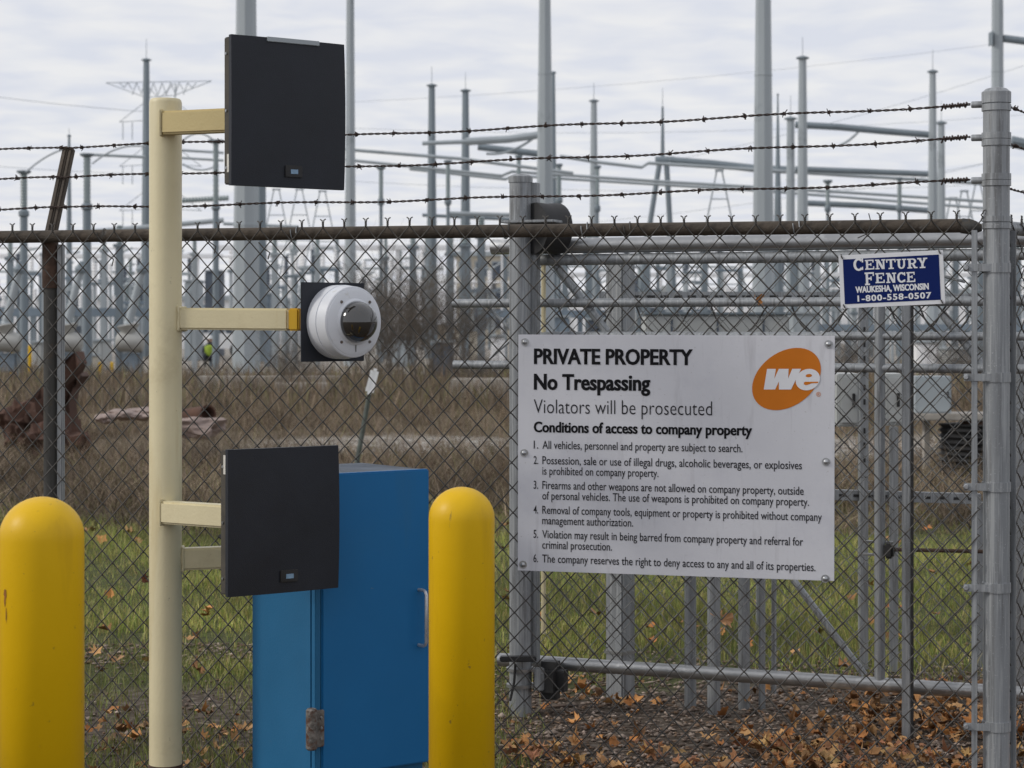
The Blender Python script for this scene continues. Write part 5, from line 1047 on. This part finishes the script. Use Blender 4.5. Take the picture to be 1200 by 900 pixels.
def switch(px, y0, D_, k):
    s = D_ / F; x_ = P(px, 0, D_).x; Z = lambda py: H - (py - HY) * s; t_ = thing('disconnect_switch', (x_, D_, 0), 'small disconnect switch on thin posts among the yard equipment', 'switch', 'disconnect switches of the switchyard')
    wv = rq.uniform(9, 16) * k
    for dx in (-wv, wv):
        q_ = P(px + dx, 0, D_).x; MB().cyl((q_, D_, 0), (q_, D_, Z(y0 + 26)), 1.9 * s, n=8).build('leg', rq.choice(['galv_far', 'galv_pale']), t_)
        MB().prof((q_, D_, Z(y0 + 22)), (q_, D_, Z(y0)), [(i / 12, (2.8 if i % 2 else 1.9) * s) for i in range(13)], 8).build('insulator', rq.choice(['porcelain', 'far_dark', 'far_white', 'far_white']), t_)
    MB().box((P(px - wv - 4, 0, D_).x, D_ - .15, Z(y0 + 26)), (P(px + wv + 4, 0, D_).x, D_ + .15, Z(y0 + 22.5)), .02).build('crossbeam', rq.choice(['galv_far', 'galv_pale', 'far_blue']), t_)
    a = P(px - wv, y0 - 1, D_); b_ = P(px + wv * rq.uniform(.2, 1), y0 - rq.uniform(1, 9), D_); MB().cyl(a, b_, 1.2 * s, n=6).build('blade', 'galv_pale', t_)
    if rq.random() < .6: bx = P(px + rq.uniform(-6, 6), 0, D_).x; h2 = rq.uniform(.8, 2.2); MB().box((bx - 5 * s, D_ - .5, Z(y0 + 60)), (bx + 5 * s, D_ - .2, Z(y0 + 44)), .02).build('mechanism_box', rq.choice(['far_box', 'far_white', 'far_white', 'far_dark']), t_)
for i in range(92):
    px = rq.choice([rq.uniform(-10, 170), rq.uniform(205, 620), rq.uniform(620, 985), rq.uniform(985, 1200)]); switch(px, rq.uniform(288, 345), rq.uniform(76, 128), rq.uniform(.5, 1))
for i, (x0, x1, y_, D_) in enumerate(((-20, 175, 318, 100), (205, 350, 300, 100), (300, 520, 314, 104), (430, 600, 330, 98), (640, 900, 312, 104), (820, 1200, 338, 98), (960, 1240, 300, 108), (-20, 175, 290, 110))):
    bus([(x0, y_), (x1, y_ + 1)], 2.6, D_, ['lower pale bus pipe crossing the far left of the yard', 'white bus pipe just right of the cream pole', 'pale bus pipe behind the dome camera and bush', 'white bus pipe left of the roller post', 'pale bus pipe seen through the left half of the gate', 'white low bus pipe behind the blue sign', 'higher pale bus pipe behind the blue sign', 'upper white bus pipe under the fence rail at far left'][i], 'far_white' if i % 2 else 'galv_pale')
# small bollards in the yard
for px, y0, y1, lab in ((14, 402, 438, 'far yellow bollard at the left edge'), (35, 404, 436, 'far yellow bollard left of the fence post'), (117, 424, 438, 'low far yellow bollard right of the rusty scrap'), (131, 424, 438, 'low far yellow bollard nearer the cream pole')):
    D_ = 62; s = D_ / F; x_ = P(px, 0, D_).x; zt2 = H - (y0 - HY) * s
    t_ = thing('far_bollard', (x_, D_, 0), lab, 'bollard'); MB().prof((x_, D_, 0), (x_, D_, zt2), [(0, 2.1 * s), (.92, 2.1 * s), (.97, 1.6 * s), (1, .5 * s)], 12).build('sleeve', 'yellow', t_)
# buildings far behind
def building(px0, px1, y0, D_, label, m, floors, cols_, win='window', name='building', wy0=None, wy1=None):
    a = P(px0, y0, D_); b_ = P(px1, y0, D_); t_ = thing(name, ((a.x + b_.x) / 2, D_, 0), label, 'building')
    MB().box((a.x, D_, 0), (b_.x, D_ + 20, a.z)).build('wall', m, t_); MB().box((a.x - .3, D_ - .3, a.z), (b_.x + .3, D_ + 20.3, a.z + .35)).build('roof_edge', 'galv_pale', t_)
    s = D_ / F
    for f_ in range(floors):
        for c2 in range(cols_):
            x_ = a.x + (b_.x - a.x) * (c2 + .5) / cols_; z_ = a.z * (1 - (f_ + .5) / floors * .9); ww = (b_.x - a.x) / cols_ * .3; hh2 = a.z / floors * .22
            fr_ = MB().box((x_ - ww - .12, D_ - .06, z_ - hh2 - .12), (x_ + ww + .12, D_ - .01, z_ + hh2 + .12)).build('window', 'galv_pale', t_); MB().box((x_ - ww, D_ - .1, z_ - hh2), (x_ + ww, D_ - .065, z_ + hh2)).build('pane', win, fr_)
building(-60, 296, 352, 150, 'long white industrial building behind the left half of the yard', 'far_white', 0, 12, 'galv_far'); building(300, 470, 354, 155, 'white industrial hall behind the dome camera', 'far_white', 0, 8, 'galv_far')
building(535, 632, 300, 160, 'tan building with windows left of the roller post', 'tan', 3, 5); building(632, 1260, 346, 158, 'long white building seen through the gate above the sign', 'far_white', 0, 20, 'galv_far')
# tree line along the horizon
def tree(px, ytop, w_, D_, label, seed):
    rg = random.Random(seed); s = D_ / F; x0 = P(px, 0, D_).x; hh2 = H - (ytop - HY) * s; t_ = thing('bare_shrub', (x0, D_, 0), label, 'shrub')
    br = MB(); tk = MB()
    def grow(p, d, L2, r, dep, mbx):
        q_ = p + d * L2; mbx.cyl(p, q_, r, r * .7, n=4)
        if dep == 0: return
        for _ in range(3 if dep > 1 else 4):
            nd = (d * .8 + Vector((rg.uniform(-.9, .9), rg.uniform(-.8, .8), rg.uniform(-.35, .5)))).normalized(); grow(p.lerp(q_, rg.uniform(.45, 1)), nd, L2 * rg.uniform(.55, .85), r * .62, dep - 1, br)
    nst = 22
    for i in range(nst):
        b_ = Vector((x0 + rg.uniform(-.5, .5) * w_ * s * .7, D_ + rg.uniform(-.5, .5), 0)); d = Vector((rg.uniform(-.35, .35), rg.uniform(-.3, .3), 1)).normalized(); grow(b_, d, hh2 * rg.uniform(.30, .52), w_ * s * .0068, 4, tk)
    tk.build('stem', 'twig', t_, auto=False); br.build('twigs', 'twig', t_, auto=False, kind='stuff')
tree(478, 296, 120, 47, 'dark leafless bush right of the dome camera', 1); tree(530, 306, 90, 50, 'leafless bush left of the gate pipes', 2); tree(440, 318, 80, 44, 'low bare bush partly behind the dome camera', 3); tree(350, 385, 50, 45, 'low bare bush behind the middle arm of the cream pole', 4)
tree(1125, 385, 60, 46, 'bare bush beyond the gate left of the banded post', 6); tree(1000, 380, 46, 48, 'bare bush right of the white sign', 7); tree(555, 395, 40, 42, 'low brown bush by the concrete block', 8)
for (px, ya, w_) in ((905, 3, 1),): pass

# crouching worker far in the yard
wD = 72; wx = P(246, 0, wD).x; wk = thing('person', (wx, wD, 0), 'person in white helmet and yellow green vest crouching far off right of the cream pole', 'person')
def skin(name, pts, edges, rad, m, parent, base):
    me = bpy.data.meshes.new(name); me.from_pydata([Vector(p) for p in pts], edges, []); o = bpy.data.objects.new(name, me); col.objects.link(o)
    mo = o.modifiers.new('skin', 'SKIN'); o.modifiers.new('sub', 'SUBSURF').levels = 1
    for i, r_ in enumerate(rad): me.skin_vertices[0].data[i].radius = (r_, r_)
    me.skin_vertices[0].data[0].use_root = True
    bpy.context.view_layer.update(); m2 = bpy.data.meshes.new_from_object(o.evaluated_get(bpy.context.evaluated_depsgraph_get())); bpy.data.objects.remove(o)
    m2.materials.clear(); m2.materials.append(M[m]); m2.name = name
    for p in m2.polygons: p.use_smooth = True
    o = link(bpy.data.objects.new(name, m2), parent); return o
# joints (local to the person, z up): pelvis low, knees forward, torso upright
J = [(0, 0, .30), (0, .0, .52), (0, -.02, .74), (0, -.03, .84), (0, -.04, .93), (-.19, -.02, .70), (-.24, -.18, .50), (-.12, -.36, .45), (.19, -.02, .70), (.24, -.2, .52), (.12, -.36, .45),
     (-.11, 0, .28), (-.15, -.36, .46), (-.14, -.20, .06), (-.14, -.36, .04), (.11, 0, .28), (.15, -.36, .46), (.14, -.20, .06), (.14, -.36, .04)]
E_ = [(0, 1), (1, 2), (2, 3), (3, 4), (2, 5), (5, 6), (6, 7), (2, 8), (8, 9), (9, 10), (0, 11), (11, 12), (12, 13), (13, 14), (0, 15), (15, 16), (16, 17), (17, 18)]
skin('body', J, E_, [.15, .15, .15, .06, .09, .07, .05, .04, .07, .05, .04, .10, .075, .05, .045, .10, .075, .05, .045], 'trousers', wk, None)
MB(Matrix.Translation((wx, wD, 0))).prof((0, .0, .40), (0, -.02, .78), [(0, .19), (.5, .21), (.85, .19), (1, .10)], 16).build('vest', 'hivis', wk)
MB(Matrix.Translation((wx, wD, 0))).prof((0, -.04, .88), (0, -.05, 1.09), [(0, .08), (.4, .10), (1, .05)], 14).build('face', 'skin', wk)
MB(Matrix.Translation((wx, wD, 0))).prof((0, -.05, .99), (0, -.05, 1.13), [(0, .16), (.1, .13), (.5, .12), (.85, .07), (1, .01)], 16).build('helmet', 'helmet', wk)
# white utility truck behind the worker
tD = 88; tx = P(236, 0, tD).x; tk_ = thing('utility_truck', (tx, tD, 0), 'white utility truck parked behind the crouching worker', 'truck')
Tt = Matrix.Translation((tx, tD, 0))
cabp = [(-2.2, .45), (-2.2, 1.05), (-1.35, 1.15), (-.85, 1.8), (.35, 1.8), (.45, 1.1), (2.5, 1.1), (2.5, .45)]
vs = [(x, 0, z) for x, z in cabp] + [(x, 1.8, z) for x, z in cabp]; k = len(cabp)
MB(Tt).add(vs, [tuple(range(k)), tuple(range(2 * k - 1, k - 1, -1))] + [(i, (i + 1) % k, k + (i + 1) % k, k + i) for i in range(k)]).build('body', 'far_white', tk_)
MB(Tt).add([(-1.15, -.02, 1.15), (-.75, -.02, 1.68), (.25, -.02, 1.68), (.3, -.02, 1.15), (-1.15, -.01, 1.15), (-.75, -.01, 1.68), (.25, -.01, 1.68), (.3, -.01, 1.15)], [(0, 1, 2, 3), (4, 7, 6, 5)]).build('side_window', 'window', tk_)
for x in (-1.5, 1.6):
    wh_ = MB(Tt).prof((x, -.05, .38), (x, .2, .38), [(0, .34), (.1, .38), (1, .38)], 20).build('wheel', 'dark', tk_); MB(Tt).prof((x, -.07, .38), (x, -.051, .38), [(0, .18), (1, .2)], 14).build('rim', 'galv_pale', wh_)
MB(Tt).box((1.0, .1, 1.11), (2.4, 1.7, 1.6), .05).build('tool_box', 'far_dark', tk_)
